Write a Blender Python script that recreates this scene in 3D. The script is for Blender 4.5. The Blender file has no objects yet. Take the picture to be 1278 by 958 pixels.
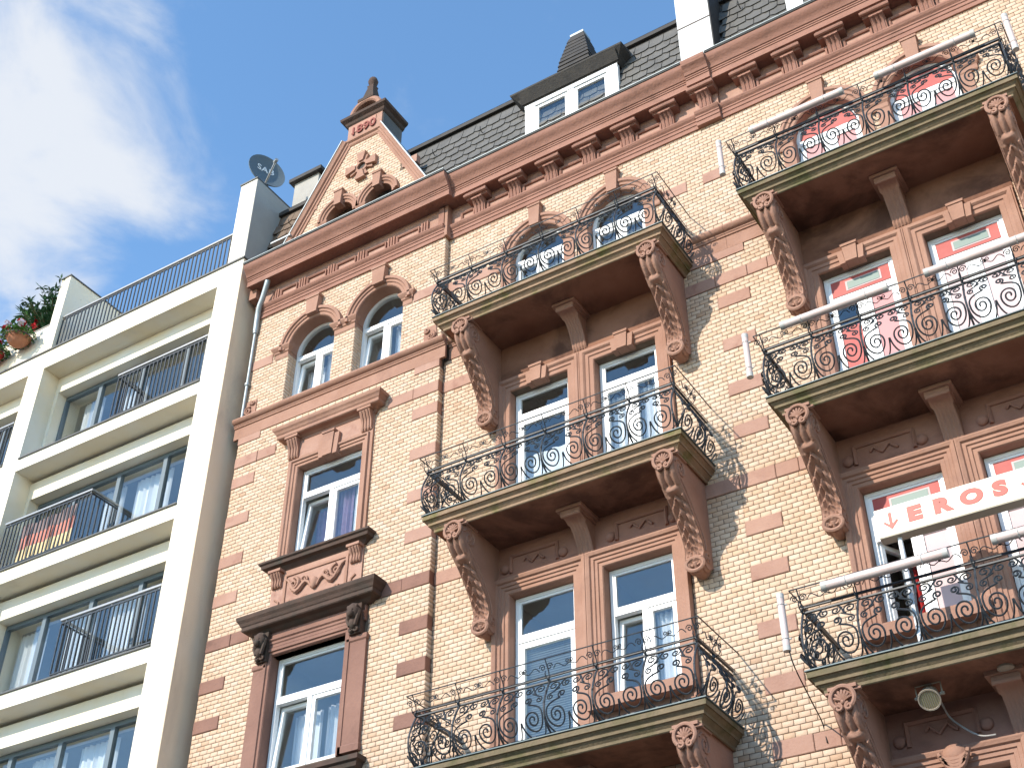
import bpy, bmesh, math, random
import numpy as np
from mathutils import Vector, Matrix
R = math.radians
sin, cos, pi = math.sin, math.cos, math.pi
random.seed(7)
rng = np.random.default_rng(11)
SC = bpy.context.scene
COL = SC.collection

# ------------------------------------------------------------------ camera
CAM = Vector((0.0, -14.0, 1.6))
YAW, PIT, ROL = R(-32.214), R(37.812), R(0.224)
fw = Vector((sin(YAW)*cos(PIT), cos(YAW)*cos(PIT), sin(PIT)))
rt = Vector((cos(YAW), -sin(YAW), 0)); up = rt.cross(fw)
rt, up = rt*cos(ROL)+up*sin(ROL), up*cos(ROL)-rt*sin(ROL)
cam_data = bpy.data.cameras.new('camera')
cam_data.sensor_width = 36.0
cam_data.lens = 36.0*1660.9/1278.0
cam_data.clip_start = 0.1
cam_data.clip_end = 4000
cam = bpy.data.objects.new('camera', cam_data)
COL.objects.link(cam)
cam.matrix_world = Matrix(((rt.x, up.x, -fw.x, CAM.x), (rt.y, up.y, -fw.y, CAM.y), (rt.z, up.z, -fw.z, CAM.z), (0, 0, 0, 1)))
SC.camera = cam

# ------------------------------------------------------------------ sun and sky
SUN_TRAVEL = Vector((0.36, 1.0, -0.63)).normalized()
TO_SUN = -SUN_TRAVEL
SUN_EL = math.asin(TO_SUN.z)
sun_data = bpy.data.lights.new('sun', 'SUN')
sun_data.energy = 2.6
sun_data.angle = R(0.53)
sun_data.color = (1.0, 0.91, 0.78)
sun = bpy.data.objects.new('sun', sun_data)
COL.objects.link(sun)
sun.rotation_euler = SUN_TRAVEL.to_track_quat('-Z', 'Y').to_euler()
sun.location = (-20, -40, 40)

world = bpy.data.worlds.new('World')
SC.world = world
world.use_nodes = True
wn, wl = world.node_tree.nodes, world.node_tree.links
wn.clear()
def wnode(t, **kw):
    n = wn.new(t)
    for k, v in kw.items(): setattr(n, k, v)
    return n
sky = wnode('ShaderNodeTexSky', sky_type='NISHITA', sun_disc=False)
sky.sun_elevation = SUN_EL
sky.sun_rotation = math.atan2(TO_SUN.x, TO_SUN.y)
sky.altitude = 100; sky.air_density = 1.0; sky.dust_density = 0.0; sky.ozone_density = 1.5
bg = wnode('ShaderNodeBackground'); bg.inputs[1].default_value = 0.15
out = wnode('ShaderNodeOutputWorld')
tc = wnode('ShaderNodeTexCoord')
# clouds: thin high streaks everywhere, one cloud bank standing to the left
sep = wnode('ShaderNodeSeparateXYZ'); wl.new(tc.outputs['Generated'], sep.inputs[0])
zz = wnode('ShaderNodeMath', operation='MAXIMUM'); zz.inputs[1].default_value = 0.05; wl.new(sep.outputs[2], zz.inputs[0])
div = wnode('ShaderNodeVectorMath', operation='DIVIDE'); wl.new(tc.outputs['Generated'], div.inputs[0])
cmb = wnode('ShaderNodeCombineXYZ')
for i in range(3): wl.new(zz.outputs[0], cmb.inputs[i])
wl.new(cmb.outputs[0], div.inputs[1])
mp = wnode('ShaderNodeMapping'); mp.inputs['Rotation'].default_value = (0, 0, R(35)); mp.inputs['Scale'].default_value = (2.1, 1.7, 1.0)
mp.inputs['Location'].default_value = (3.1, 1.7, 0)
wl.new(div.outputs[0], mp.inputs[0])
n1 = wnode('ShaderNodeTexNoise'); n1.inputs['Scale'].default_value = 3.2; n1.inputs['Detail'].default_value = 9; n1.inputs['Roughness'].default_value = 0.55; n1.inputs['Distortion'].default_value = 0.35
wl.new(mp.outputs[0], n1.inputs['Vector'])
nb = wnode('ShaderNodeVectorMath', operation='DOT_PRODUCT')
nrm = wnode('ShaderNodeVectorMath', operation='NORMALIZE'); wl.new(tc.outputs['Generated'], nrm.inputs[0])
CL = Vector((-0.64, 0.30, 0.707)).normalized()
nb.inputs[1].default_value = CL; wl.new(nrm.outputs[0], nb.inputs[0])
bank = wnode('ShaderNodeMapRange', interpolation_type='SMOOTHSTEP'); bank.inputs[1].default_value = cos(R(12)); bank.inputs[2].default_value = cos(R(1)); bank.inputs[3].default_value = 0.0; bank.inputs[4].default_value = 0.42
wl.new(nb.outputs['Value'], bank.inputs[0])
sm = wnode('ShaderNodeMath', operation='ADD'); wl.new(n1.outputs[0], sm.inputs[0]); wl.new(bank.outputs[0], sm.inputs[1])
cov = wnode('ShaderNodeMapRange', interpolation_type='SMOOTHSTEP'); cov.inputs[1].default_value = 0.555; cov.inputs[2].default_value = 0.95; cov.inputs[3].default_value = 0.0; cov.inputs[4].default_value = 0.86
wl.new(sm.outputs[0], cov.inputs[0])
mixc = wnode('ShaderNodeMix', data_type='RGBA'); wl.new(cov.outputs[0], mixc.inputs[0]); wl.new(sky.outputs[0], mixc.inputs[6]); mixc.inputs[7].default_value = (2.6, 2.66, 2.75, 1)
hs = wnode('ShaderNodeHueSaturation'); hs.inputs['Hue'].default_value = 0.496; hs.inputs['Saturation'].default_value = 1.12
wl.new(sky.outputs[0], hs.inputs['Color']); wl.new(hs.outputs[0], mixc.inputs[6])
wl.new(mixc.outputs[2], bg.inputs[0]); wl.new(bg.outputs[0], out.inputs[0])

SC.view_settings.view_transform = 'Standard'
SC.view_settings.look = 'None'
SC.view_settings.exposure = 1.22
SC.view_settings.gamma = 1.0
SC.view_settings.use_curve_mapping = False

# ------------------------------------------------------------------ materials
MATS = {}
def mat(name, color, rough=0.8, var=None, scale=4.0, bump=0.0, bscale=30.0, metal=0.0, spec=0.3, stain=None, stain_scale=1.0, stain_lo=0.5, stain_hi=0.7, attr=None, detail=6, streak=1.0, trans=0.0):
    m = bpy.data.materials.new(name); m.use_nodes = True
    nt = m.node_tree; N = nt.nodes; L = nt.links
    p = N['Principled BSDF']
    p.inputs['Roughness'].default_value = rough
    p.inputs['Metallic'].default_value = metal
    p.inputs['Specular IOR Level'].default_value = spec
    c0 = tuple(color)+(1,)
    geo = N.new('ShaderNodeNewGeometry')
    col = None
    if var:
        ns = N.new('ShaderNodeTexNoise'); ns.inputs['Scale'].default_value = scale; ns.inputs['Detail'].default_value = detail; ns.inputs['Roughness'].default_value = 0.6
        L.new(geo.outputs['Position'], ns.inputs['Vector'])
        mr = N.new('ShaderNodeMapRange'); mr.inputs[1].default_value = 0.3; mr.inputs[2].default_value = 0.7
        L.new(ns.outputs[0], mr.inputs[0])
        mx = N.new('ShaderNodeMix'); mx.data_type = 'RGBA'; L.new(mr.outputs[0], mx.inputs[0]); mx.inputs[6].default_value = c0; mx.inputs[7].default_value = tuple(var)+(1,)
        col = mx.outputs[2]
    if attr:
        at = N.new('ShaderNodeAttribute'); at.attribute_name = 'tone'
        rp = N.new('ShaderNodeValToRGB'); L.new(at.outputs['Fac'], rp.inputs[0])
        els = rp.color_ramp.elements
        while len(els) > 1: els.remove(els[-1])
        els[0].position = attr[0][0]; els[0].color = tuple(attr[0][1])+(1,)
        for pos, c in attr[1:]:
            e = els.new(pos); e.color = tuple(c)+(1,)
        if col is None: col = rp.outputs[0]
        else:
            m2 = N.new('ShaderNodeMix'); m2.data_type = 'RGBA'; m2.blend_type = 'MULTIPLY'; m2.inputs[0].default_value = 1.0
            L.new(col, m2.inputs[6]); L.new(rp.outputs[0], m2.inputs[7]); col = m2.outputs[2]
    if stain:
        vm = N.new('ShaderNodeVectorMath'); vm.operation = 'MULTIPLY'; vm.inputs[1].default_value = (1, 1, 1.0/streak); L.new(geo.outputs['Position'], vm.inputs[0])
        ns = N.new('ShaderNodeTexNoise'); ns.inputs['Scale'].default_value = stain_scale; ns.inputs['Detail'].default_value = 7; ns.inputs['Roughness'].default_value = 0.65; ns.inputs['Distortion'].default_value = 0.4
        L.new(vm.outputs[0], ns.inputs['Vector'])
        mr = N.new('ShaderNodeMapRange'); mr.interpolation_type = 'SMOOTHSTEP'; mr.inputs[1].default_value = stain_lo; mr.inputs[2].default_value = stain_hi
        L.new(ns.outputs[0], mr.inputs[0])
        mx = N.new('ShaderNodeMix'); mx.data_type = 'RGBA'; L.new(mr.outputs[0], mx.inputs[0])
        if col is None: mx.inputs[6].default_value = c0
        else: L.new(col, mx.inputs[6])
        mx.inputs[7].default_value = tuple(stain)+(1,)
        col = mx.outputs[2]
    if col is None: p.inputs['Base Color'].default_value = c0
    else: L.new(col, p.inputs['Base Color'])
    if bump:
        ns = N.new('ShaderNodeTexNoise'); ns.inputs['Scale'].default_value = bscale; ns.inputs['Detail'].default_value = 5
        L.new(geo.outputs['Position'], ns.inputs['Vector'])
        bp = N.new('ShaderNodeBump'); bp.inputs['Strength'].default_value = bump; bp.inputs['Distance'].default_value = 0.02
        L.new(ns.outputs[0], bp.inputs['Height']); L.new(bp.outputs[0], p.inputs['Normal'])
    if trans: p.inputs['Transmission Weight'].default_value = trans
    MATS[name] = m
    return m

mat('brick', (0.95, 0.95, 0.95), 0.62, var=(0.86, 0.86, 0.85), scale=0.7, bump=0.25, bscale=60, spec=0.3,
    attr=[(0.0, (0.48, 0.30, 0.19)), (0.05, (0.575, 0.39, 0.26)), (0.35, (0.60, 0.418, 0.29)), (0.7, (0.625, 0.448, 0.32)), (0.95, (0.65, 0.487, 0.36)), (1.0, (0.58, 0.44, 0.335))])
mat('mortar', (0.12, 0.086, 0.062), 0.95, var=(0.18, 0.135, 0.10), scale=9, bump=0.3)
mat('sandstone', (0.30, 0.16, 0.11), 0.85, var=(0.37, 0.21, 0.152), scale=2.2, bump=0.35, bscale=26, stain=(0.25, 0.135, 0.10), stain_scale=1.6, stain_lo=0.52, stain_hi=0.82, streak=1.6)
mat('sandstone_block', (0.34, 0.19, 0.14), 0.85, var=(0.42, 0.255, 0.195), scale=1.3, bump=0.3, bscale=30, stain=(0.27, 0.135, 0.10), stain_scale=2.4, stain_lo=0.5, stain_hi=0.8)
mat('sandstone_darker', (0.20, 0.105, 0.08), 0.88, var=(0.26, 0.14, 0.105), scale=1.6, bump=0.35, bscale=26, stain=(0.11, 0.06, 0.048), stain_scale=1.8, stain_lo=0.5, stain_hi=0.8)  # darker brown sandstone, for the bay's lower storey and the gable niches
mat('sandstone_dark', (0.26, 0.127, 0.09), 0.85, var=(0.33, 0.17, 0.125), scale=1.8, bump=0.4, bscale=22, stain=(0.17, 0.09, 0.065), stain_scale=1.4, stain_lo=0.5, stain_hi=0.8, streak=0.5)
mat('weathered_stone', (0.10, 0.06, 0.046), 0.9, var=(0.06, 0.042, 0.033), scale=3.2, bump=0.4, bscale=20, stain=(0.06, 0.05, 0.04), stain_scale=2.5, stain_lo=0.45, stain_hi=0.72)
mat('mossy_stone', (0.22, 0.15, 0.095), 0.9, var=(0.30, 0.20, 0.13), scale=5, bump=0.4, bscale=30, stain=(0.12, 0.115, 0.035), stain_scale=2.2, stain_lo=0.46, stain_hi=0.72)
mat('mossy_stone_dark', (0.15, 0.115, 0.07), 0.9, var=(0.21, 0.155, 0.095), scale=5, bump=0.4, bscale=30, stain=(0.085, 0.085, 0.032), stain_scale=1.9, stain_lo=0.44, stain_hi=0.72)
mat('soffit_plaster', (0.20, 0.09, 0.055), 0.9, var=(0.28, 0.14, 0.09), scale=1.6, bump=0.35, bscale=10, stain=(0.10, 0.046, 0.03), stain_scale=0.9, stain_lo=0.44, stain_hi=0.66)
mat('iron', (0.02, 0.024, 0.03), 0.5, var=(0.045, 0.052, 0.06), scale=14, spec=0.45)
mat('zinc', (0.30, 0.34, 0.35), 0.5, var=(0.38, 0.42, 0.43), scale=6, metal=0.4)
mat('flashing_lead', (0.10, 0.135, 0.145), 0.55, var=(0.15, 0.185, 0.19), scale=6, metal=0.2)
mat('white_frame', (0.80, 0.81, 0.81), 0.35, spec=0.5)
mat('room', (0.38, 0.38, 0.35), 0.9, var=(0.44, 0.44, 0.41), scale=1.2)
mat('cream_render', (0.80, 0.69, 0.50), 0.9, var=(0.80, 0.765, 0.68), scale=0.9, bump=0.12, bscale=60, stain=(0.63, 0.575, 0.475), stain_scale=0.9, stain_lo=0.56, stain_hi=0.86, streak=3)
mat('cream_render_bounce', (0.76, 0.62, 0.45), 0.9, var=(0.78, 0.66, 0.51), scale=1.1, bump=0.3, bscale=50, stain=(0.58, 0.48, 0.37), stain_scale=0.8, stain_lo=0.45, stain_hi=0.7, streak=2.5)  # render of the side wall, warm bounced light put into its colour
mat('coping_metal', (0.10, 0.10, 0.095), 0.5, metal=0.3)
mat('window_grey', (0.12, 0.155, 0.18), 0.4, spec=0.5)
mat('rail_steel', (0.018, 0.021, 0.024), 0.4, spec=0.5)
mat('handrail_steel', (0.36, 0.35, 0.33), 0.35, metal=0.5)
mat('panel_white', (0.70, 0.72, 0.74), 0.45)
mat('slate', (0.085, 0.08, 0.072), 0.6, var=(0.13, 0.122, 0.11), scale=3, bump=0.3, bscale=18, stain=(0.16, 0.15, 0.13), stain_scale=2.0, stain_lo=0.55, stain_hi=0.8, spec=0.35)
mat('slate_dark', (0.035, 0.032, 0.03), 0.7, var=(0.055, 0.048, 0.042), scale=5, bump=0.3, bscale=20)
mat('roof_tile', (0.13, 0.085, 0.06), 0.85, var=(0.19, 0.14, 0.10), scale=5, bump=0.3)
mat('chimney_render', (0.33, 0.31, 0.28), 0.9, var=(0.40, 0.38, 0.34), scale=3)
mat('firewall_sheet', (0.60, 0.60, 0.59), 0.7, var=(0.66, 0.66, 0.65), scale=1.3, stain=(0.42, 0.42, 0.41), stain_scale=1.5, stain_lo=0.55, stain_hi=0.9, streak=4)
mat('pink_film', (0.52, 0.25, 0.25), 0.6)
mat('pale_film', (0.54, 0.41, 0.41), 0.6)
mat('red_film', (0.40, 0.085, 0.075), 0.6, var=(0.45, 0.12, 0.105), scale=3)
mat('sage_film', (0.20, 0.26, 0.235), 0.5)
mat('red_cloth', (0.36, 0.02, 0.02), 0.8)
mat('purple_cloth', (0.26, 0.14, 0.24), 0.85, var=(0.36, 0.27, 0.36), scale=6)
mat('white_cloth', (0.70, 0.71, 0.74), 0.9)
mat('blind', (0.55, 0.58, 0.56), 0.6)
mat('tube_acrylic', (0.60, 0.45, 0.41), 0.3, spec=0.4, var=(0.66, 0.57, 0.53), scale=3)
mat('tube_cap', (0.50, 0.48, 0.45), 0.4)
mat('sign_white', (0.70, 0.64, 0.50), 0.35, spec=0.5)
mat('sign_edge', (0.42, 0.37, 0.28), 0.6)
mat('letter_red', (0.48, 0.075, 0.055), 0.45)
mat('date_red', (0.24, 0.07, 0.055), 0.8)
mat('date_field', (0.40, 0.21, 0.155), 0.8)
mat('terracotta', (0.40, 0.16, 0.085), 0.8, var=(0.48, 0.22, 0.13), scale=10)
mat('red_pot', (0.42, 0.05, 0.035), 0.6)
mat('leaf_green', (0.055, 0.15, 0.035), 0.5, var=(0.09, 0.20, 0.05), scale=12)
mat('leaf_dark', (0.03, 0.085, 0.04), 0.5, var=(0.05, 0.13, 0.05), scale=12)
mat('tree_bark', (0.10, 0.075, 0.055), 0.9, var=(0.15, 0.12, 0.09), scale=5, bump=0.5)
mat('stem', (0.12, 0.10, 0.05), 0.8)
mat('petal_red', (0.60, 0.015, 0.03), 0.6)
mat('petal_white', (0.75, 0.70, 0.78), 0.6)
mat('flag_black', (0.24, 0.18, 0.18), 0.9)
mat('flag_red', (0.60, 0.24, 0.19), 0.9)
mat('flag_gold', (0.74, 0.58, 0.33), 0.9)
mat('dish_paint', (0.10, 0.13, 0.15), 0.45, spec=0.4)
mat('dish_back', (0.30, 0.32, 0.33), 0.5)
mat('letter_white', (0.75, 0.77, 0.78), 0.5)
mat('lamp_body', (0.33, 0.28, 0.22), 0.5)
mat('lamp_glass', (0.55, 0.48, 0.22), 0.2, spec=0.6)
mat('cable_grey', (0.35, 0.33, 0.31), 0.6)
mat('cable_dark', (0.03, 0.03, 0.03), 0.6)
mat('asphalt', (0.05, 0.05, 0.052), 0.9, var=(0.07, 0.07, 0.07), scale=2, bump=0.3)
mat('pavement', (0.28, 0.235, 0.185), 0.9, var=(0.32, 0.27, 0.215), scale=1.5, bump=0.2)
mat('kerb', (0.33, 0.32, 0.31), 0.9)
mat('road_paint', (0.78, 0.78, 0.76), 0.7)
mat('opposite_render', (0.70, 0.58, 0.42), 0.9, var=(0.74, 0.63, 0.48), scale=1)
def glass_mat(name, ior, tint, gl=(1, 1, 1)):
    m = bpy.data.materials.new(name); m.use_nodes = True
    N, L = m.node_tree.nodes, m.node_tree.links
    N.clear()
    o = N.new('ShaderNodeOutputMaterial'); mx = N.new('ShaderNodeMixShader')
    t = N.new('ShaderNodeBsdfTransparent'); t.inputs[0].default_value = tint+(1,)
    g = N.new('ShaderNodeBsdfGlossy'); g.inputs['Roughness'].default_value = 0.015; g.inputs[0].default_value = gl+(1,)
    geo = N.new('ShaderNodeNewGeometry')
    dt_ = N.new('ShaderNodeVectorMath'); dt_.operation = 'DOT_PRODUCT'; L.new(geo.outputs['Normal'], dt_.inputs[0]); L.new(geo.outputs['Incoming'], dt_.inputs[1])
    def mth(op, a, b):
        n = N.new('ShaderNodeMath'); n.operation = op
        for i, v in enumerate((a, b)):
            if v is None: continue
            if isinstance(v, (int, float)): n.inputs[i].default_value = v
            else: L.new(v, n.inputs[i])
        return n.outputs[0]
    c_ = mth('ABSOLUTE', dt_.outputs['Value'], None); q_ = mth('POWER', mth('SUBTRACT', 1.0, c_), 5.0)
    fac = mth('ADD', mth('MULTIPLY', q_, 1-ior), ior)
    ns = N.new('ShaderNodeTexNoise'); ns.inputs['Scale'].default_value = 1.3; L.new(geo.outputs['Position'], ns.inputs['Vector'])
    bp = N.new('ShaderNodeBump'); bp.inputs['Strength'].default_value = 0.04; bp.inputs['Distance'].default_value = 0.03
    L.new(ns.outputs[0], bp.inputs['Height']); L.new(bp.outputs[0], g.inputs['Normal'])
    L.new(fac, mx.inputs[0]); L.new(t.outputs[0], mx.inputs[1]); L.new(g.outputs[0], mx.inputs[2]); L.new(mx.outputs[0], o.inputs[0])
    MATS[name] = m
glass_mat('glass', 0.07, (0.93, 0.95, 0.95))

# ------------------------------------------------------------------ mesh helpers
class MB:
    def __init__(s): s.v = []; s.f = []
    def add(s, vs, fs):
        o = len(s.v); s.v.extend(vs); s.f.extend([tuple(i+o for i in f) for f in fs])
    def box(s, x0, x1, y0, y1, z0, z1):
        s.add([(x0,y0,z0),(x1,y0,z0),(x1,y1,z0),(x0,y1,z0),(x0,y0,z1),(x1,y0,z1),(x1,y1,z1),(x0,y1,z1)],
              [(0,3,2,1),(4,5,6,7),(0,1,5,4),(1,2,6,5),(2,3,7,6),(3,0,4,7)]); return s
    def hexa(s, p): s.add([tuple(q) for q in p], [(0,3,2,1),(4,5,6,7),(0,1,5,4),(1,2,6,5),(2,3,7,6),(3,0,4,7)]); return s
    def prism(s, poly, axis, a0, a1):
        n = len(poly)
        def P(q, a):
            return (a, q[0], q[1]) if axis == 'x' else ((q[0], a, q[1]) if axis == 'y' else (q[0], q[1], a))
        s.add([P(q, a0) for q in poly]+[P(q, a1) for q in poly],
              [tuple(range(n))[::-1], tuple(range(n, 2*n))]+[(i, (i+1)%n, n+(i+1)%n, n+i) for i in range(n)]); return s
    def loft(s, rows, cyc=False, cap=False):
        n = len(rows[0]); vs = [tuple(p) for r in rows for p in r]; fs = []
        for i in range(len(rows)-1):
            for j in range(n if cyc else n-1):
                fs.append((i*n+j, i*n+(j+1)%n, (i+1)*n+(j+1)%n, (i+1)*n+j))
        if cap:
            fs.append(tuple(range(n))[::-1]); fs.append(tuple(range((len(rows)-1)*n, len(rows)*n)))
        s.add(vs, fs); return s
    def tube(s, pts, r, n=5, closed=False, taper=None):
        pts = [Vector(p) for p in pts]; k = len(pts); rows = []
        for i, p in enumerate(pts):
            if closed: t = pts[(i+1)%k]-pts[i-1]
            else: t = pts[min(i+1, k-1)]-pts[max(i-1, 0)]
            if t.length < 1e-9: t = Vector((0, 0, 1))
            t.normalize()
            a = Vector((0, 1, 0)) if abs(t.y) < 0.9 else Vector((1, 0, 0))
            u = t.cross(a).normalized(); w = t.cross(u)
            rr = r if taper is None else r*taper(i/(k-1))
            rows.append([p+u*(rr*cos(2*pi*j/n))+w*(rr*sin(2*pi*j/n)) for j in range(n)])
        if closed: rows.append(rows[0])
        s.loft(rows, cyc=True, cap=not closed); return s
    def lathe(s, prof, c, axis='z', n=16):
        rows = []
        for r, h in prof:
            row = []
            for j in range(n):
                a = 2*pi*j/n; x, y = r*cos(a), r*sin(a)
                row.append((c[0]+x, c[1]+y, c[2]+h) if axis == 'z' else ((c[0]+x, c[1]+h, c[2]+y) if axis == 'y' else (c[0]+h, c[1]+x, c[2]+y)))
            rows.append(row)
        s.loft(rows, cyc=True, cap=True); return s
    def ball(s, c, rx, ry, rz, n=8):
        rows = [[(c[0]+rx*sin(t)*cos(a), c[1]+ry*sin(t)*sin(a), c[2]+rz*cos(t)) for a in [2*pi*j/n for j in range(n)]] for t in [pi*(0.03+0.94*i/(n//2+1)) for i in range(n//2+2)]]
        s.loft(rows, cyc=True, cap=True); return s
    def ledge(s, x0, x1, yb, prof, back=0.05):
        rows = [[(x0-p, yb+back, z), (x0-p, yb-p, z), (x1+p, yb-p, z), (x1+p, yb+back, z)] for p, z in prof]
        s.loft(rows); n = len(prof); o = len(s.v)-4*n
        s.f.append((o, o+1, o+2, o+3)); e = o+4*(n-1); s.f.append((e+3, e+2, e+1, e)); return s
    def trim(s, x0, x1, z0, z1, prof):
        rows = [[(x0-o, y, z0), (x0-o, y, z1+o), (x1+o, y, z1+o), (x1+o, y, z0)] for o, y in prof]
        s.loft(rows); n = len(prof); b = len(s.v)-4*n
        s.f.append(tuple(b+4*i for i in range(n))); s.f.append(tuple(b+4*i+3 for i in range(n))[::-1]); return s
    def arch(s, cx, zs, prof, n=20, a0=pi, a1=0.0):
        rows = [[(cx+r*cos(a0+(a1-a0)*i/n), y, zs+r*sin(a0+(a1-a0)*i/n)) for i in range(n+1)] for r, y in prof]
        s.loft(rows); k = len(prof); b = len(s.v)-(n+1)*k
        s.f.append(tuple(b+(n+1)*i for i in range(k))); s.f.append(tuple(b+(n+1)*i+n for i in range(k))[::-1]); return s
    def mesh(s, name, m, smooth=None, fix=True):
        me = bpy.data.meshes.new(name); me.from_pydata(s.v, [], s.f)
        if fix:
            bm = bmesh.new(); bm.from_mesh(me); bmesh.ops.recalc_face_normals(bm, faces=bm.faces); bm.to_mesh(me); bm.free()
        me.materials.append(MATS[m])
        if smooth:
            me.shade_smooth(); me.set_sharp_from_angle(angle=R(smooth))
        me.update(); return me

WL = {}
def inst(name, me, parent=None, loc=(0, 0, 0), rot=None, scale=None):
    """link a mesh as one object; loc is the world place of its local origin"""
    o = bpy.data.objects.new(name, me); COL.objects.link(o)
    loc = Vector(loc); WL[o] = loc
    if parent is not None:
        o.parent = parent; o.location = loc-WL[parent]
    else: o.location = loc
    if rot: o.rotation_euler = rot
    if scale: o.scale = scale
    return o
def part(name, mb, m, parent, smooth=None, loc=(0, 0, 0), kind=None):
    o = inst(name, mb.mesh(name, m, smooth), parent, loc)
    if kind: o['kind'] = kind
    return o
def empty(name, loc, label=None, cat=None, group=None):
    o = bpy.data.objects.new(name, None); COL.objects.link(o); o.location = loc; WL[o] = Vector(loc); o.empty_display_size = 0.3
    tag(o, label, cat, group); return o
def tag(o, label=None, cat=None, group=None, kind=None):
    if label: o['label'] = label
    if cat: o['category'] = cat
    if group: o['group'] = group
    if kind: o['kind'] = kind
    return o
def catmull(P, n):
    P = [Vector(p) for p in P]; out = []
    k = len(P)
    for i in range(k-1):
        p0, p1, p2, p3 = P[max(i-1, 0)], P[i], P[i+1], P[min(i+2, k-1)]
        for j in range(n):
            t = j/n
            out.append(0.5*((2*p1)+(p2-p0)*t+(2*p0-5*p1+4*p2-p3)*t*t+(3*p1-p0-3*p2+p3)*t**3))
    out.append(P[-1]); return out
def text_mesh(body, size, m, extrude=0.01, sx=1.0, bold=0.0):
    cu = bpy.data.curves.new('lettering', 'FONT'); cu.body = body; cu.size = size; cu.extrude = extrude; cu.align_x = 'CENTER'; cu.align_y = 'CENTER'; cu.offset = bold; cu.resolution_u = 4
    ob = bpy.data.objects.new('lettering', cu); COL.objects.link(ob)
    bpy.context.view_layer.update()
    me = bpy.data.meshes.new_from_object(ob.evaluated_get(bpy.context.evaluated_depsgraph_get()))
    bpy.data.objects.remove(ob); bpy.data.curves.remove(cu)
    for v in me.vertices: v.co.x *= sx
    me.materials.clear(); me.materials.append(MATS[m]); return me

# ------------------------------------------------------------------ setting
g = part('ground', MB().box(-400, 400, -400, 400, -0.5, 0.0), 'pavement', None); tag(g, 'plain grey ground the houses stand on', 'ground', kind='structure')
g = part('road', MB().box(-200, 200, -11.5, -3.4, 0.0, 0.004), 'asphalt', None); tag(g, 'dark asphalt street in front of the houses', 'road', kind='structure')
mb = MB().box(-200, 200, -3.4, -0.8, 0.0, 0.12); g = part('pavement', mb, 'pavement', None); tag(g, 'grey pavement along the house fronts', 'pavement', kind='structure')
part('kerb', MB().box(-200, 200, -3.55, -3.402, 0.0, 0.125), 'kerb', g)
mb = MB()
for i in range(-12, 13): mb.box(i*8-1.5, i*8+1.5, -7.5, -7.38, 0.005, 0.009)
part('centre_line', mb, 'road_paint', bpy.data.objects['road'])

# unseen houses across the street, their height set low so the pavement stays sunlit
oh = empty('opposite_house', (-26, -24, 0), 'two-storey pale house across the street behind the viewer, further left', 'house')
oh2 = empty('opposite_house', (2, -24, 0), 'long low ochre house across the street directly behind the viewer', 'house')
part('wall', MB().box(-21.2, 26, -28, -18.5, 0, 6.0), 'opposite_render', oh2)
part('roof', MB().hexa([(-21.2, -28.3, 6.001), (26, -28.3, 6.001), (26, -18.1, 6.001), (-21.2, -18.1, 6.001), (-21.2, -25.5, 9.2), (26, -25.5, 9.2), (26, -23, 9.2), (-21.2, -23, 9.2)]), 'slate_dark', oh2)
part('wall', MB().box(-46, -21.3, -28, -18.5, 0, 6.6), 'opposite_render', oh)
part('roof', MB().hexa([(-46.5, -28.5, 6.601), (-21.25, -28.5, 6.601), (-21.25, -18.0, 6.601), (-46.5, -18.0, 6.601), (-44, -25, 9.6), (-21.3, -25, 9.6), (-21.3, -22.5, 9.6), (-44, -22.5, 9.6)]), 'slate_dark', oh)
for zi in (0.9, 3.7):
    for xi in range(9):
        x = -44+3.6*xi
        for hh, dx_ in ((oh if xi < 6 else oh2, 0), (oh2, 32.4)):
            w = part('window', MB().box(x+dx_, x+dx_+1.3, -18.499, -18.46, zi, zi+2.0), 'white_frame', hh)
            part('pane', MB().box(x+dx_+.1, x+dx_+1.2, -18.459, -18.45, zi+.1, zi+1.9), 'room', w)

# ------------------------------------------------------------------ the two brick houses
YB = -0.12                      # plane of the projecting gabled bay
XP = -5.01                      # party line between the two houses
PAIR = 5.11                     # the right house repeats the window pairs at this distance
XC = -7.575
HA = empty('brick_house', (-9.8, 0, 0), 'yellow brick house with red sandstone trim and a stepped date gable beside the white block', 'house', 'brick houses')
HB = empty('brick_house', (-2.4, 0, 0), 'yellow brick house at the right edge with tube lamps and lettered sign on its balconies', 'house', 'brick houses')
COURSE, BLEN, JOINT = 0.0725, 0.146, 0.0085
Z0 = 11.235-80*COURSE
def zc(z): return Z0+round((z-Z0)/COURSE)*COURSE
def cuts(blocked, z):
    out = []
    for b in blocked:
        if b[0] == 'arch':
            _, cx, zs, r = b
            if zs <= z < zs+r:
                h = math.sqrt(r*r-(z-zs)**2); out.append((cx-h, cx+h))
        elif b[2] <= z <= b[3]: out.append((b[0], b[1]))
    return sorted(out)
def free(x0, x1, cs):
    res = []; x = x0
    for a, b in cs:
        if b <= x: continue
        if a >= x1: break
        if a > x: res.append((x, a))
        x = max(x, b)
    if x < x1: res.append((x, x1))
    return res
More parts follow.
